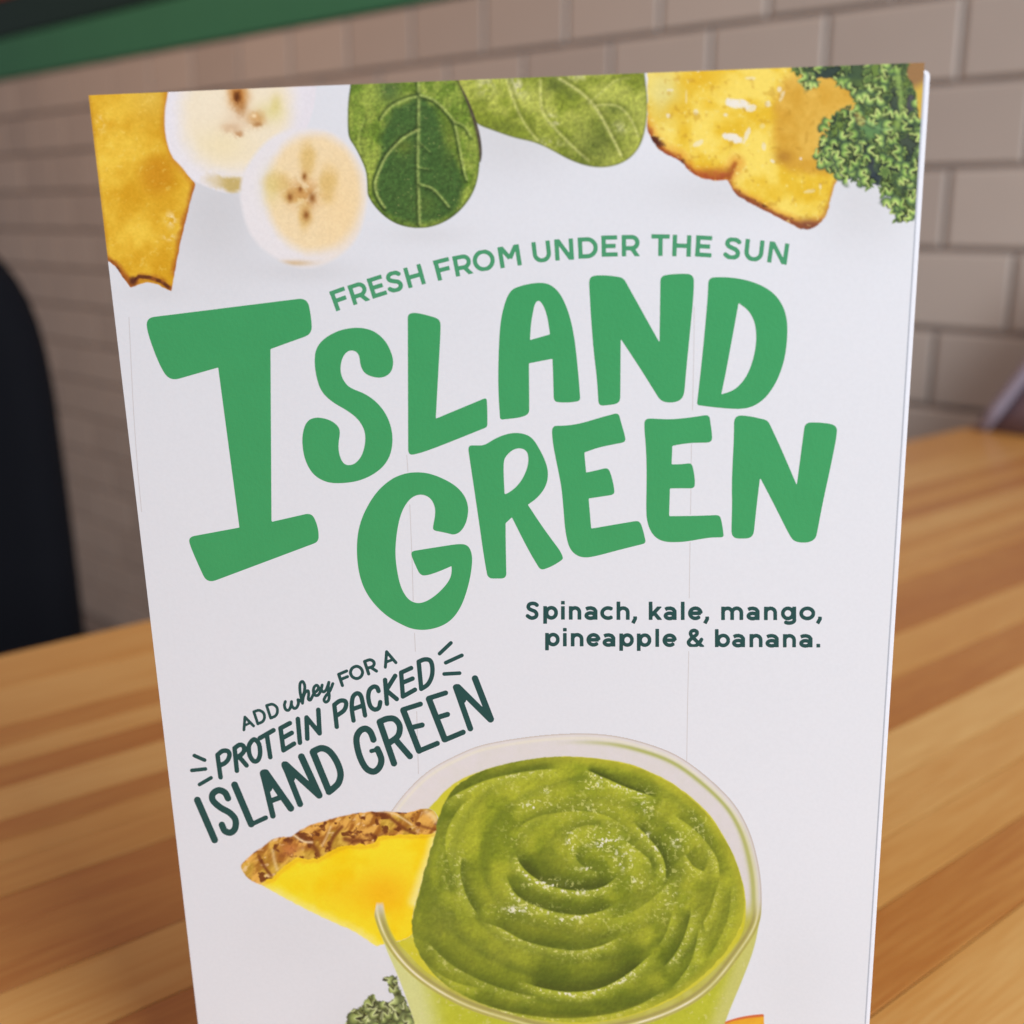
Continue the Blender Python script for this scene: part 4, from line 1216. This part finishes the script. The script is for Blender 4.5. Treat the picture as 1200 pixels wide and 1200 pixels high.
    # wet highlights
    def hot(cx, cy, rx, ry, a=1.0, th=0.0):
        nonlocal col
        c_, s_ = math.cos(math.radians(th)), math.sin(math.radians(th))
        x_ = (X - cx) * c_ + (Y - cy) * s_; y_ = -(X - cx) * s_ + (Y - cy) * c_
        q = (x_ / rx) ** 2 + (y_ / ry) ** 2 + 1.1 * (fbm(X, Y, 4.5, 2, 35) - .5)
        col = mix(col, C3(226, 220, 212), sstep(1.25, .55, q) * a)
    hot(864, 122, 16, 6, .95, 8); hot(879, 127, 7, 5, .8); hot(859, 162, 14, 5.5, .95, 14); hot(875, 158, 3, 9, .75, 20); hot(818, 168, 8, 3.5, .6, -28); hot(899, 122, 3.5, 4, .7); hot(913, 105, 3, 3, .7); hot(916, 113, 2.2, 8, .55, 25)
    hot(850, 135, 3, 2.5, .7); hot(783, 136, 2.6, 2.6, .7); hot(815, 132, 3, 4, .6); hot(804, 115, 1.2, 9, .45); hot(785, 106, 4, 1.8, .6); hot(895, 172, 2.6, 5, .6); hot(878, 92, 7, 2.0, .5); hot(818, 83, 2.5, 2, .7); hot(905, 189, 3, 2, .7, 30); hot(938, 186, 1.4, 1.4, .8); hot(893, 148, 3.5, 3, .35); hot(949, 224, 8, 2.2, .5, -10); hot(961, 219, 1.5, 4, .6)
    col = mix(col, C3(232, 214, 130), sstep(.70, .84, fbm(X, Y, 3.6, 3, 36)) * .7 * sstep(12, -2, -am))
    col = mix(col, C3(176, 128, 34), sstep(.66, .8, fbm(X, Y, 8, 3, 37)) * .35)
    comp(6, sd, col + grain[..., None] * 8, 1.3)
    # --- kale
    P = outline([(925, 55), (925, 84), (930, 92), (938, 92), (941, 104), (945, 111), (953, 100), (961, 95), (977, 96), (989, 105), (998, 115), (1000, 126), (986, 123), (976, 132), (969, 141), (964, 152), (965, 163), (956, 169), (953, 186), (955, 204), (962, 193), (972, 198), (980, 206), (992, 208), (1007, 214.5), (1018, 220), (1036, 222), (1039, 237), (1046, 256), (1062, 257), (1074, 259), (1100, 260), (1100, 55)])
    wob = (fbm(X, Y, 7, 3, 41) - .5)
    sd = sdf_poly(X, Y, P) + wob * 8
    # brown gap at the corner
    gap = sdf_poly(X, Y, outline([(1066, 72), (1062, 88), (1070, 98), (1076, 120), (1074, 140), (1092, 140), (1092, 60)])) + wob * 5
    wx = X + 7 * (fbm(X, Y, 12, 3, 42) - .5) * 2; wy = Y + 7 * (fbm(X, Y, 12, 3, 43) - .5) * 2
    rg = 1 - np.abs(2 * fbm(wx, wy, 10.5, 3, 44) - 1)
    rg2 = 1 - np.abs(2 * fbm(wx + 30, wy, 6.0, 2, 45) - 1)
    big = fbm(X, Y, 26, 2, 46)
    curl = sstep(.80, .985, rg); curl2 = sstep(.84, .99, rg2)
    col = mix(C3(46, 60, 52), C3(104, 128, 58), sstep(.30, .62, big * .6 + fbm(wx, wy, 8, 2, 47) * .4))
    def kb(cx, cy, rx, ry, c, a):
        nonlocal col
        col = mix(col, C3(*c), sstep(1.4, .4, ((X - cx) / rx) ** 2 + ((Y - cy) / ry) ** 2 + .9 * wob) * a)
    kb(966, 86, 16, 9, (48, 62, 56), .9); kb(1004, 84, 16, 11, (58, 78, 56), .85); kb(998, 102, 18, 9, (72, 92, 54), .8)
    kb(1048, 118, 9, 16, (62, 74, 62), .9); kb(1068, 122, 6, 17, (76, 74, 82), .9); kb(1022, 150, 22, 14, (98, 138, 84), .8); kb(1040, 165, 11, 9, (96, 130, 74), .6)
    kb(1066, 168, 13, 12, (60, 70, 62), .9); kb(1036, 198, 16, 12, (58, 74, 62), .9); kb(1024, 212, 9, 10, (48, 58, 66), .95); kb(1020, 190, 5, 12, (52, 60, 68), .9); kb(978, 172, 16, 7, (50, 68, 48), .6); kb(956, 194, 5, 9, (44, 58, 52), .9); kb(1070, 205, 10, 10, (66, 84, 62), .7)
    kb(1044, 88, 16, 14, (138, 164, 90), .5); kb(1022, 108, 20, 16, (122, 150, 70), .4); kb(985, 152, 18, 16, (108, 132, 60), .4)
    rs = np.random.RandomState(5)
    darkz = [(966, 86, 15, 8), (1000, 92, 14, 10), (1048, 118, 8, 16), (1068, 122, 6, 16), (1022, 148, 18, 9), (1066, 170, 10, 11), (1036, 200, 14, 10), (1024, 212, 8, 12), (1020, 190, 5, 12)]
    cs = []
    for _ in range(420):
        x_, y_ = rs.uniform(922, 1088), rs.uniform(72, 262)
        inz = any(((x_ - a_) / b_) ** 2 + ((y_ - c_) / d_) ** 2 < 1.0 for a_, c_, b_, d_ in darkz)
        if inz and rs.rand() < .93: continue
        tone = fbm(np.array([x_]), np.array([y_]), 22, 2, 49)[0]
        cs.append((x_, y_, rs.uniform(2.4, 5.2) + 4.5 * rs.rand() ** 3, float(np.clip(.50 + (tone - .5) * 3.2 + rs.uniform(-.3, .4), .02, 1))))
    pin = sdf_poly(np.array([c[0] for c in cs]), np.array([c[1] for c in cs]), P)
    cs = [c for c, q in zip(cs, pin) if q < -1.0]
    cov = np.zeros(X.shape)
    col = frills(X, Y, col, cs, C3(38, 52, 46), C3(88, 114, 58), C3(150, 172, 94), rs, cov)
    rc_ = []
    for _ in range(230):
        x_, y_ = rs.uniform(922, 1088), rs.uniform(72, 262)
        inz = any(((x_ - a_) / b_) ** 2 + ((y_ - c_) / d_) ** 2 < 1.1 for a_, c_, b_, d_ in darkz)
        if (inz and rs.rand() < .90) or sdf_poly(np.array([x_]), np.array([y_]), P)[0] > -1: continue
        rc_.append((x_, y_, rs.rand()))
    col = ruffles(X, Y, col, rc_, C3(42, 58, 46), C3(108, 138, 64), C3(206, 220, 134), rs, cov)
    sd = np.minimum(sd + 3.5, (.5 - cov) * 1.3)
    col = mix(col, C3(150, 176, 92), np.exp(-(dist_line(X, Y, spline([(1052, 82), (1054, 105), (1056, 130), (1050, 150)])) / 3.0) ** 2) * .65)
    col = mix(col, C3(130, 165, 110), np.exp(-(dist_line(X, Y, spline([(1000, 138), (1018, 144), (1034, 152), (1046, 150)])) / 1.3) ** 2) * .6)
    comp(7, sd, np.clip(col, 0, 255), 1.3)
    gcol = mix(C3(150, 112, 70), C3(204, 170, 70), sstep(96, 112, Y + .6 * (X - 1070)))
    a = np.clip(.5 - gap / 1.6, 0, 1)
    out = mix(out, ink(gcol, X), a)
    # brown gap seen between the curls
    g2 = sdf_poly(X, Y, outline([(1000, 134), (1008, 131), (1014, 140), (1012, 148), (1004, 146)])) + wob * 4
    out = mix(out, ink(C3(150, 116, 62), X), np.clip(.5 - g2 / 4.0, 0, 1) * .45)
    return out, ids

ELL_RIM = [(437, 1058), (439, 1010), (450, 968), (467, 937), (500, 903), (540, 880.5), (575, 868.5), (640, 859), (700, 858), (750, 867), (800, 887.5), (850, 929), (875, 966), (888, 1008), (892.5, 1048), (889, 1083), (868, 1118), (836, 1157), (800, 1182), (750, 1201), (690, 1211.5), (640, 1208), (600, 1198), (545, 1180), (500, 1155), (469, 1128), (447, 1095)]
LIQ = [(503, 945), (530, 918), (560, 903), (600, 892), (650, 885), (700, 887), (745, 896), (790, 918), (830, 952), (858, 998), (872, 1042), (873, 1078), (862, 1106), (832, 1140), (792, 1168), (745, 1187), (690, 1198), (640, 1195), (600, 1186), (550, 1168), (508, 1143), (480, 1118), (458, 1090), (447, 1060), (450, 1010), (470, 970)]

def paint_bottom(X, Y):
    ids = np.zeros(X.shape, int)
    out = paper_rgb(X, Y)
    def comp(idn, sd, col, soft=1.1, a_max=1.0):
        nonlocal out
        a = np.clip(0.5 - sd / soft, 0, 1) * a_max
        out = mix(out, ink(col, X), a)
        ids[(sd < 0)] = idn
        m = (sd >= 0) & (sd < soft + 1.2) & (ids == 0)
        ids[m] = idn
    fine = fbm(X, Y, 2.0, 2, 51); grain = fine - .5
    n9 = fbm(X, Y, 9, 3, 52)
    # --- kale at the lower left
    P = outline([(405, 1187), (418, 1181), (428, 1173), (432, 1166), (439, 1162), (443, 1172), (455, 1172), (464, 1168), (456, 1161), (455, 1150), (445, 1148), (458, 1140), (464, 1142), (467, 1153), (474, 1167), (482, 1186), (492, 1200), (505, 1260), (470, 1300), (420, 1290), (400, 1240)])
    wob = fbm(X, Y, 6, 3, 53) - .5
    sd = sdf_poly(X, Y, P) + wob * 6
    wx = X + 10 * (fbm(X, Y, 12, 3, 54) - .5); wy = Y + 10 * (fbm(X, Y, 12, 3, 55) - .5)
    rg = 1 - np.abs(2 * fbm(wx, wy * 1.2, 11, 3, 56) - 1)
    col = mix(C3(66, 76, 44), C3(132, 142, 78), sstep(.35, .65, fbm(wx, wy, 11, 3, 57)))
    rs = np.random.RandomState(8)
    col = frills(X, Y, col, [(rs.uniform(400, 500), rs.uniform(1138, 1290), rs.uniform(3.5, 9), rs.uniform(.1, 1)) for _ in range(170)], C3(58, 66, 40), C3(112, 124, 66), C3(150, 160, 104), rs, np.zeros(X.shape))
    col = ruffles(X, Y, col, [(rs.uniform(400, 500), rs.uniform(1138, 1290), rs.rand()) for _ in range(130)], C3(52, 60, 38), C3(116, 128, 72), C3(196, 204, 150), rs, np.zeros(X.shape), 1.3)
    comp(14, sd, col, 1.3)
    # --- mango slice at the lower right
    P = outline([(838, 1201), (858, 1193), (877, 1189), (895, 1187.5, 2), (896, 1230), (880, 1290), (820, 1290)])
    sd = sdf_poly(X, Y, P)
    col = mix(C3(226, 176, 50), C3(214, 146, 40), n9)
    top = dist_line(X, Y, np.array([(838, 1201), (858, 1193.5), (877, 1190), (895, 1188.5)]))
    col = mix(col, C3(196, 92, 60), sstep(3.4, 1.0, top) * .85)
    comp(15, sd, col, 1.2)
    # --- pineapple wedge
    Q = Zm(270, 930, 4.615, [(48, 395), (90, 343), (160, 297), (235, 238), (290, 228), (335, 230), (350, 208), (440, 160), (560, 130), (640, 105), (740, 93), (820, 88), (900, 92), (980, 95), (1040, 68), (1100, 78), (1132, 130), (1132, 182), (1115, 205), (1085, 330), (1045, 440), (1010, 560), (985, 650), (1000, 760), (900, 800), (835, 806), (790, 822), (755, 795), (700, 757), (640, 725), (540, 682), (430, 632), (330, 580), (240, 530), (160, 486), (105, 468)])
    P = outline(Q)
    sd = sdf_poly(X, Y, P) + (fbm(X, Y, 5, 2, 58) - .5) * 1.6
    n = fbm(X, Y, 34, 3, 59); n2 = fbm(X, Y, 8, 4, 60)
    col = mix(C3(231, 193, 18), C3(238, 206, 38), sstep(.3, .7, n))
    col = mix(col, C3(222, 164, 18), np.exp(-(((X - 450) / 34) ** 2 + ((Y - 1045) / 26) ** 2)) * .7 + np.exp(-(((X - 395) / 30) ** 2 + ((Y - 1045) / 22) ** 2)) * .25)
    low = dist_line(X, Y, np.array(Zm(270, 930, 4.615, [(105, 468), (240, 530), (330, 580), (540, 682), (700, 757), (790, 822)])))
    col = mix(col, C3(232, 216, 130), sstep(12, 0, low + 6 * (n2 - .5)) * .75)
    rgt = dist_line(X, Y, np.array([(513, 975), (505, 1003), (497, 1025), (487, 1055)]))
    col = mix(col, C3(232, 222, 160), sstep(13, 1, rgt) * .7)
    inner = np.array(Zm(270, 930, 4.615, [(90, 500), (160, 486), (230, 450), (290, 392), (360, 350), (470, 348), (540, 312), (620, 272), (700, 270), (780, 265), (800, 228), (900, 216), (1020, 218), (1140, 195)]))
    RP = np.vstack([inner, np.array([[540, 960], [540, 930], [270, 930], [270, 1050]])])
    rd = sdf_poly(X, Y, RP) + (fbm(X, Y, 6, 3, 61) - .5) * 4
    streak = fbm(X + Y * .7, Y * .45 - X * .2, 7, 4, 62)
    rc = mix(C3(148, 92, 34), C3(212, 160, 76), sstep(.32, .66, streak))
    rc = mix(rc, C3(196, 176, 60), sstep(.45, .7, fbm(X, Y, 20, 2, 63)) * .45)
    rc = mix(rc, C3(222, 192, 152), sstep(.66, .82, fbm(X * .8 + Y * .5, Y, 6, 3, 64)) * .7)
    rc = mix(rc, C3(92, 42, 20), sstep(.60, .74, fbm(X + 9, Y * 1.2, 8, 4, 65)) * .85)
    for pts, w, a in (([(304, 1003), (311, 1016), (318, 1025)], 2.0, .8), ([(363, 985), (371, 995), (375, 1004)], 3.0, .8), ([(401, 968), (391, 980), (386, 992)], 2.4, .85), ([(405, 982), (414, 984), (424, 984)], 3.4, .85), ([(438, 951), (455, 955), (472, 968), (486, 975)], 2.4, .8), ([(430, 978), (446, 978), (452, 970)], 2.6, .6), ([(490, 965), (500, 968), (512, 971)], 1.8, .6), ([(330, 1002), (345, 996), (355, 992)], 2.6, .4)):
        dd = dist_line(X, Y, spline(pts))
        rc = mix(rc, C3(104, 52, 26), np.exp(-(dd / w) ** 2) * a)
    for pts, w, a in (([(345, 978), (356, 985), (366, 986)], 1.6, .8), ([(442, 949), (462, 952), (482, 964)], 1.4, .6), ([(500, 950), (508, 955), (512, 962)], 3.5, .55), ([(320, 996), (322, 1008), (325, 1018)], 2.2, .5), ([(378, 990), (384, 978), (388, 968)], 1.6, .5)):
        dd = dist_line(X, Y, spline(pts))
        rc = mix(rc, C3(228, 206, 166), np.exp(-(dd / w) ** 2) * a)
    rc = mix(rc, C3(206, 128, 74), np.exp(-(((X - 340) / 12) ** 2 + ((Y - 995) / 8) ** 2)) * .6)
    col = mix(col, rc, np.clip(.5 - rd / 1.6, 0, 1))
    col = mix(col, C3(190, 140, 30), np.exp(-((rd - 2.5) / 2.5) ** 2) * (rd > 0) * .35)
    comp(11, sd, col + grain[..., None] * 6, 1.6)
    # --- outer wall of the cup below the rim
    P = outline([(437, 1058), (450, 1105), (466, 1140), (478, 1172), (487, 1200), (505, 1260), (540, 1340), (570, 1420), (780, 1420), (812, 1320), (845, 1210), (856, 1180), (871, 1145), (886, 1105), (892, 1060), (760, 1000), (550, 1000)])
    sd = sdf_poly(X, Y, P)
    q = (X - (470 + (Y - 1100) * .22))
    col = mix(C3(180, 184, 56), C3(168, 172, 48), n9)
    col = mix(col, C3(200, 202, 146), sstep(40, 4, q) * .85)
    q2 = (884 - (Y - 1100) * .38) - X
    col = mix(col, C3(192, 190, 120), sstep(26, 4, q2) * .8)
    col = mix(col, C3(205, 200, 150), sstep(.72, .84, fbm(X, Y, 4, 2, 66)) * .4)
    RIM = spline(ELL_RIM, 6, True)[:-1]
    sr = sdf_poly(X, Y, RIM)
    comp(12, np.maximum(sd, -sr - 3), col + grain[..., None] * 8, 1.4)
    # --- rim band of the glass
    LQ = spline(LIQ, 6, True)[:-1]
    sl = sdf_poly(X, Y, LQ) + (n9 - .5) * 1.2
    frontm = sstep(1075, 1110, Y + .12 * np.abs(X - 665))      # the near half of the rim
    band = mix(C3(209, 203, 205), C3(205, 200, 196), n9)
    band = mix(band, C3(158, 164, 84), np.exp(-((sr + 11 - 1.5 * (X - 660) / 200) / 2.6) ** 2) * sstep(640, 760, X) * .85 * (1 - frontm))
    band = mix(band, C3(172, 172, 104), np.exp(-((sr + 9) / 4.5) ** 2) * sstep(850, 885, X) * .8)
    band = mix(band, C3(222, 216, 190), np.exp(-((sr + 6) / 2.0) ** 2) * .45)
    band = mix(band, C3(178, 166, 156), np.exp(-((sr + .8) / 1.0) ** 2) * .75)
    # near rim: bright line and khaki line over green
    fr = mix(C3(172, 168, 66), C3(186, 184, 96), n9)
    fr = mix(fr, C3(150, 140, 84), np.exp(-((sr + 8.0) / 2.4) ** 2) * .85)
    fr = mix(fr, C3(226, 218, 196), np.exp(-((sr + 4.2) / 1.5) ** 2) * (.45 + .5 * sstep(.3, .7, fbm(X, Y, 40, 2, 70))))
    fr = mix(fr, C3(148, 136, 88), np.exp(-((sr + 1.6) / 1.2) ** 2) * .5)
    band = mix(band, fr, frontm)
    leftgap = (X < 452) & (Y < 1056)            # the wedge hides this stretch of the rim
    sr_ = np.where(leftgap, np.maximum(sr, np.hypot(X - 470, Y - 1056) * .0 + 3.0), sr)
    W = outline(Q)
    sw = sdf_poly(X, Y, W)
    sr_ = np.where((X < 452) & (Y < 1074), sr_ + 4.5 * sstep(1074, 1056, Y), sr_)
    hide = sstep(0.6, -0.6, sw) * sstep(1062, 1054, Y)     # behind the wedge above the near rim
    a = np.clip(.5 - sr_ / 1.2, 0, 1) * (1 - hide)
    # over the wedge the glass is clear except for the rim line itself
    clear = sstep(.6, -.6, sw) * sstep(-11, -14, sr) * (1 - sstep(1100, 1120, Y))
    a = a * (1 - clear)
    out = mix(out, ink(band, X), a)
    ids[(a > .5) & (ids != 11)] = 12
    ids[(a > .5) & (Y > 1075)] = 12
    # --- the smoothie surface
    mass = outline([(515, 951), (511, 975), (503, 1000), (495, 1030), (488, 1058), (481, 1085), (489, 1112), (503, 1136), (530, 1160), (590, 1186), (640, 1196), (700, 1198), (760, 1182), (806, 1158), (842, 1125), (862, 1098), (873, 1070), (871, 1035), (857, 993), (828, 950), (790, 918), (745, 896), (700, 887), (650, 884), (600, 891), (560, 903), (530, 922)])
    sm = sdf_poly(X, Y, mass) + (fbm(X, Y, 6, 3, 71) - .5) * 2.2
    # pale juice ring that shows between the thick smoothie and the glass
    hid2 = sstep(.8, -.8, sw) * (1 - sstep(1098, 1112, Y - (X - 470) * .2))
    ring = mix(C3(190, 184, 42), C3(196, 190, 70), n9)
    ring = mix(ring, C3(206, 200, 118), sstep(.7, .85, fbm(X, Y, 5, 3, 72)) * .6)
    a = np.clip(.5 - sl / 1.6, 0, 1) * (1 - hid2) * sstep(452, 466, X + (Y - 1060) * .1 + 8)
    out = mix(out, ink(ring, X), a)
    ids[(a > .5) & ~((sw < 0) & (Y < 1095))] = 13
    # relief of the swirl
    cx, cy = 693.0, 1008.0
    dx, dy = X - cx, (Y - cy) / .74
    r = np.hypot(dx, dy); th = np.arctan2(dy, dx)
    warp = 14 * (fbm(X, Y, 60, 3, 73) - .5)
    ph = (r + warp) / 36.0 - th / (2 * math.pi)
    saw = ph - np.floor(ph)
    hgt = sstep(0, .25, saw) * sstep(1.0, .55, saw)
    base = mix(C3(108, 122, 32), C3(146, 152, 44), sstep(.30, .66, fbm(X, Y, 34, 4, 74)))
    base = mix(base, C3(104, 114, 44), np.exp(-(((X - 600) / 80) ** 2 + ((Y - 1105) / 42) ** 2)) * .55 + np.exp(-(((X - 520) / 34) ** 2 + ((Y - 1075) / 50) ** 2)) * .45)
    base = mix(base, C3(170, 168, 50), np.exp(-(((X - 640) / 95) ** 2 + ((Y - 1088) / 10) ** 2)) * .5 + np.exp(-(((X - 560) / 40) ** 2 + ((Y - 925) / 14) ** 2)) * .4 + np.exp(-(((X - 830) / 26) ** 2 + ((Y - 1030) / 60) ** 2)) * .35)
    base = mix(base, C3(104, 116, 40), (1 - hgt) * .30)
    base = mix(base, C3(172, 178, 48), hgt * sstep(.35, .6, fbm(X, Y, 22, 3, 80)) * .35)
    z2 = lambda pts: spline([(440 + x / 2.609, 850 + y / 2.609) for x, y in pts])
    CR = [([(432, 375), (445, 415), (480, 452), (530, 480), (590, 495), (650, 497), (705, 480), (748, 440)], 1.0, 26),
          ([(612, 385), (625, 412), (655, 432), (690, 442)], .55, 12),
          ([(400, 440), (425, 500), (470, 535), (540, 560), (620, 572), (690, 560), (735, 535)], .85, 20),
          ([(325, 590), (390, 615), (455, 650), (540, 672), (620, 680), (700, 662), (770, 625)], .7, 26),
          ([(430, 770), (520, 798), (610, 808), (700, 792), (780, 745), (855, 680)], .95, 34),
          ([(280, 825), (360, 855), (450, 876), (560, 888), (690, 880), (800, 850), (900, 790)], .8, 18),
          ([(130, 690), (180, 740), (250, 780), (340, 800)], .4, 20),
          ([(270, 395), (265, 450), (285, 520), (322, 580)], .7, 16),
          ([(225, 360), (215, 430), (235, 520)], .3, 14),
          ([(785, 285), (835, 335), (872, 380), (890, 430), (888, 485)], .9, 16),
          ([(760, 340), (800, 372), (840, 405), (850, 440)], .5, 12),
          ([(945, 385), (975, 425), (1010, 442)], .6, 22),
          ([(640, 125), (700, 152), (780, 187), (868, 215)], .95, 9),
          ([(190, 238), (260, 195), (340, 160), (420, 140), (500, 128), (570, 125)], .7, 12),
          ([(965, 550), (945, 630), (915, 690), (875, 738)], .75, 12),
          ([(905, 560), (890, 620), (860, 670)], .4, 12),
          ([(1050, 460), (1020, 560), (1000, 600), (1010, 640)], .4, 14),
          ([(425, 330), (450, 295), (500, 270), (570, 258), (650, 255), (720, 275), (790, 320)], .4, 10),
          ([(590, 375), (585, 340), (605, 312), (650, 298), (710, 305)], .35, 8),
          ([(990, 600), (960, 720), (900, 800)], .5, 20),
          ([(905, 262), (985, 320), (1045, 400), (1055, 470)], .5, 12),
          ([(300, 205), (245, 260), (212, 340), (225, 430), (262, 505)], .45, 16),
          ([(150, 640), (230, 720), (330, 775), (440, 812), (520, 822)], .55, 22),
          ([(1085, 480), (1070, 600), (1010, 715)], .3, 14),
          ([(700, 590), (790, 560), (870, 500), (905, 440)], .35, 14)]
    shade = np.zeros(X.shape); lite = np.zeros(X.shape)
    for pts, a, w in CR:
        P2 = z2(pts)
        dd, s_, tt = dist_line(X, Y, P2, True)
        fade = sstep(0, .18, tt) * sstep(1.0, .82, tt)
        w = w / 2.609 * 2.3
        jit = 1 + .5 * (n9 - .5)
        # the lump above the crease turns away from the light, the fold below catches it
        up_ = np.where((P2[len(P2) // 2][1] > P2[0][1]) | (P2[len(P2) // 2][1] > P2[-1][1]), -1, 1)
        ab = np.where(s_ * (1 if P2[-1][0] >= P2[0][0] else -1) < 0, 1, 0)
        shade = np.maximum(shade, a * fade * np.where(ab > 0, np.exp(-(dd / w * jit) ** 1.4), np.exp(-(dd / 1.5) ** 2)))
        lite = np.maximum(lite, a * fade * np.where(ab > 0, 0, np.exp(-(np.maximum(dd - 3.0, 0) / 7.5) ** 2) * sstep(.5, 3, dd)))
    col = mix(base, C3(64, 80, 26), np.clip(shade, 0, 1) * .90)
    col = mix(col, C3(182, 188, 66), np.clip(lite, 0, 1) * .5)
    core = np.clip(shade - .72, 0, 1) * 3
    col = mix(col, C3(60, 68, 28), np.clip(core, 0, 1) * .5)
    # pulp texture and wet sparkle
    emb = fbm(X - .7, Y - .9, 4.2, 3, 75) - fbm(X + .7, Y + .9, 4.2, 3, 75)
    col = col * (1 + .16 * emb[..., None]) * (1 + .10 * (fbm(X, Y, 2.6, 2, 81) - .5))[..., None]
    sp = sstep(.60, .74, fbm(X, Y * 1.1, 3.0, 3, 76))
    reg = np.zeros(X.shape)
    for x_, y_, rx, ry, a in ((660, 178, 34, 14, 1), (520, 198, 24, 12, .8), (490, 240, 55, 16, 1), (400, 190, 50, 16, .35), (700, 345, 60, 38, 1), (600, 350, 22, 40, .9), (650, 435, 40, 12, .8), (830, 240, 26, 40, .8), (760, 400, 45, 50, .9), (530, 480, 70, 12, 1), (630, 505, 70, 10, .8), (445, 560, 75, 18, .9), (580, 592, 80, 12, .8), (900, 520, 40, 40, .7), (830, 340, 30, 34, .7), (920, 350, 40, 40, .7), (935, 450, 50, 20, .6), (800, 470, 50, 22, .7), (660, 250, 120, 40, .55), (990, 300, 40, 60, .6), (870, 570, 40, 30, .5), (420, 340, 40, 40, .4), (620, 700, 60, 16, .4), (240, 400, 26, 70, .5), (700, 590, 120, 34, .4), (250, 520, 60, 60, .15)):
        qq = ((X - 440 - x_ / 2.609) / (rx / 2.609 * 1.25)) ** 2 + ((Y - 850 - y_ / 2.609) / (ry / 2.609 * 1.25)) ** 2
        reg = np.maximum(reg, a * np.exp(-qq))
    reg = np.maximum(reg, lite * .9)
    col = mix(col, C3(184, 188, 72), reg * .22)
    col = mix(col, C3(210, 208, 136), sp * np.clip(reg * 1.35 + .02, 0, 1) * .80)
    col = mix(col, C3(228, 224, 212), sstep(.60, .74, fbm(X + 5, Y, 4.2, 3, 77)) * sstep(.40, .95, reg) * .95)
    col = mix(col, C3(228, 224, 212), sstep(.62, .72, fbm(X, Y, 7, 3, 79)) * sstep(.62, 1.0, reg) * .8)
    col = mix(col, C3(84, 90, 34), sstep(.72, .84, fbm(X + 50, Y, 3.4, 3, 78)) * .18)
    col = mix(col, C3(176, 172, 50), sstep(-12, -1, sm) * sstep(560, 700, X) * .55)
    col = mix(col, C3(92, 104, 40), sstep(-9, -1, sm) * sstep(560, 500, X) * .45)
    a = np.clip(.5 - sm / 1.5, 0, 1)
    out = mix(out, ink(np.clip(col, 0, 255), X), a)
    ids[a > .5] = 13
    return out, ids

def picture_meshes(paint, u0, u1, v0, v1, sp, names, d=0.000006):
    us = np.arange(u0, u1 + sp * .5, sp); vs = np.arange(v0, v1 + sp * .5, sp)
    us = np.linspace(u0, u1, len(us)); vs = np.linspace(v0, v1, len(vs))
    U, V = np.meshgrid(us, vs)
    X, Y = to_sheet(U, V)
    col, ids = paint(X, Y)
    ny, nx = U.shape
    fid = ids[:-1, :-1]
    idx = np.arange(ny * nx).reshape(ny, nx)
    q = np.stack([idx[:-1, :-1], idx[1:, :-1], idx[1:, 1:], idx[:-1, 1:]], -1)
    L = local(U, V, d).reshape(-1, 3)
    C_ = col.reshape(-1, 3)
    for k, (nm, lab) in names.items():
        f = q[fid == k]
        if len(f) == 0: continue
        used, inv = np.unique(f.ravel(), return_inverse=True)
        me = bpy.data.meshes.new(nm)
        co = L[used].astype(np.float32)
        me.vertices.add(len(co)); me.vertices.foreach_set('co', co.ravel())
        nf = len(f)
        me.loops.add(nf * 4); me.loops.foreach_set('vertex_index', inv.astype(np.int32).ravel())
        me.polygons.add(nf)
        me.polygons.foreach_set('loop_start', np.arange(0, nf * 4, 4, dtype=np.int32))
        me.polygons.foreach_set('loop_total', np.full(nf, 4, np.int32))
        me.update(calc_edges=True)
        me.materials.append(M_print)
        colour_attr(me, C_[used])
        o = bpy.data.objects.new(nm, me)
        link(o, front)
        if lab: o['label'] = lab

picture_meshes(paint_top, 0.0, 140.0, 0.0, 38.0, 0.135, {
    1: ('pineapple_picture', 'printed yellow pineapple piece in the top left corner of the card'),
    2: ('banana_slice_picture', 'printed pale banana slice cut off by the top edge of the card'),
    3: ('banana_slice_picture', 'printed whole banana slice with a brown star in its middle'),
    4: ('spinach_leaf_picture', 'printed dark green spinach leaf hanging tip down'),
    5: ('spinach_leaf_picture', 'printed yellow green spinach leaf lying slanted'),
    6: ('pineapple_picture', 'printed glistening pineapple piece with brown rind at the top right'),
    7: ('kale_picture', 'printed curly kale in the top right corner of the card')})
picture_meshes(paint_bottom, 11.0, 122.0, 108.0, 192.0, 0.135, {
    11: ('pineapple_wedge_picture', 'printed yellow pineapple wedge with brown rind hung on the glass'),
    12: ('glass_picture', 'printed clear glass with a thin rim'),
    13: ('smoothie_picture', 'printed thick green smoothie with a swirl on top'),
    14: ('kale_picture', 'printed bit of kale left of the glass'),
    15: ('mango_slice_picture', 'printed orange mango slice right of the glass')})
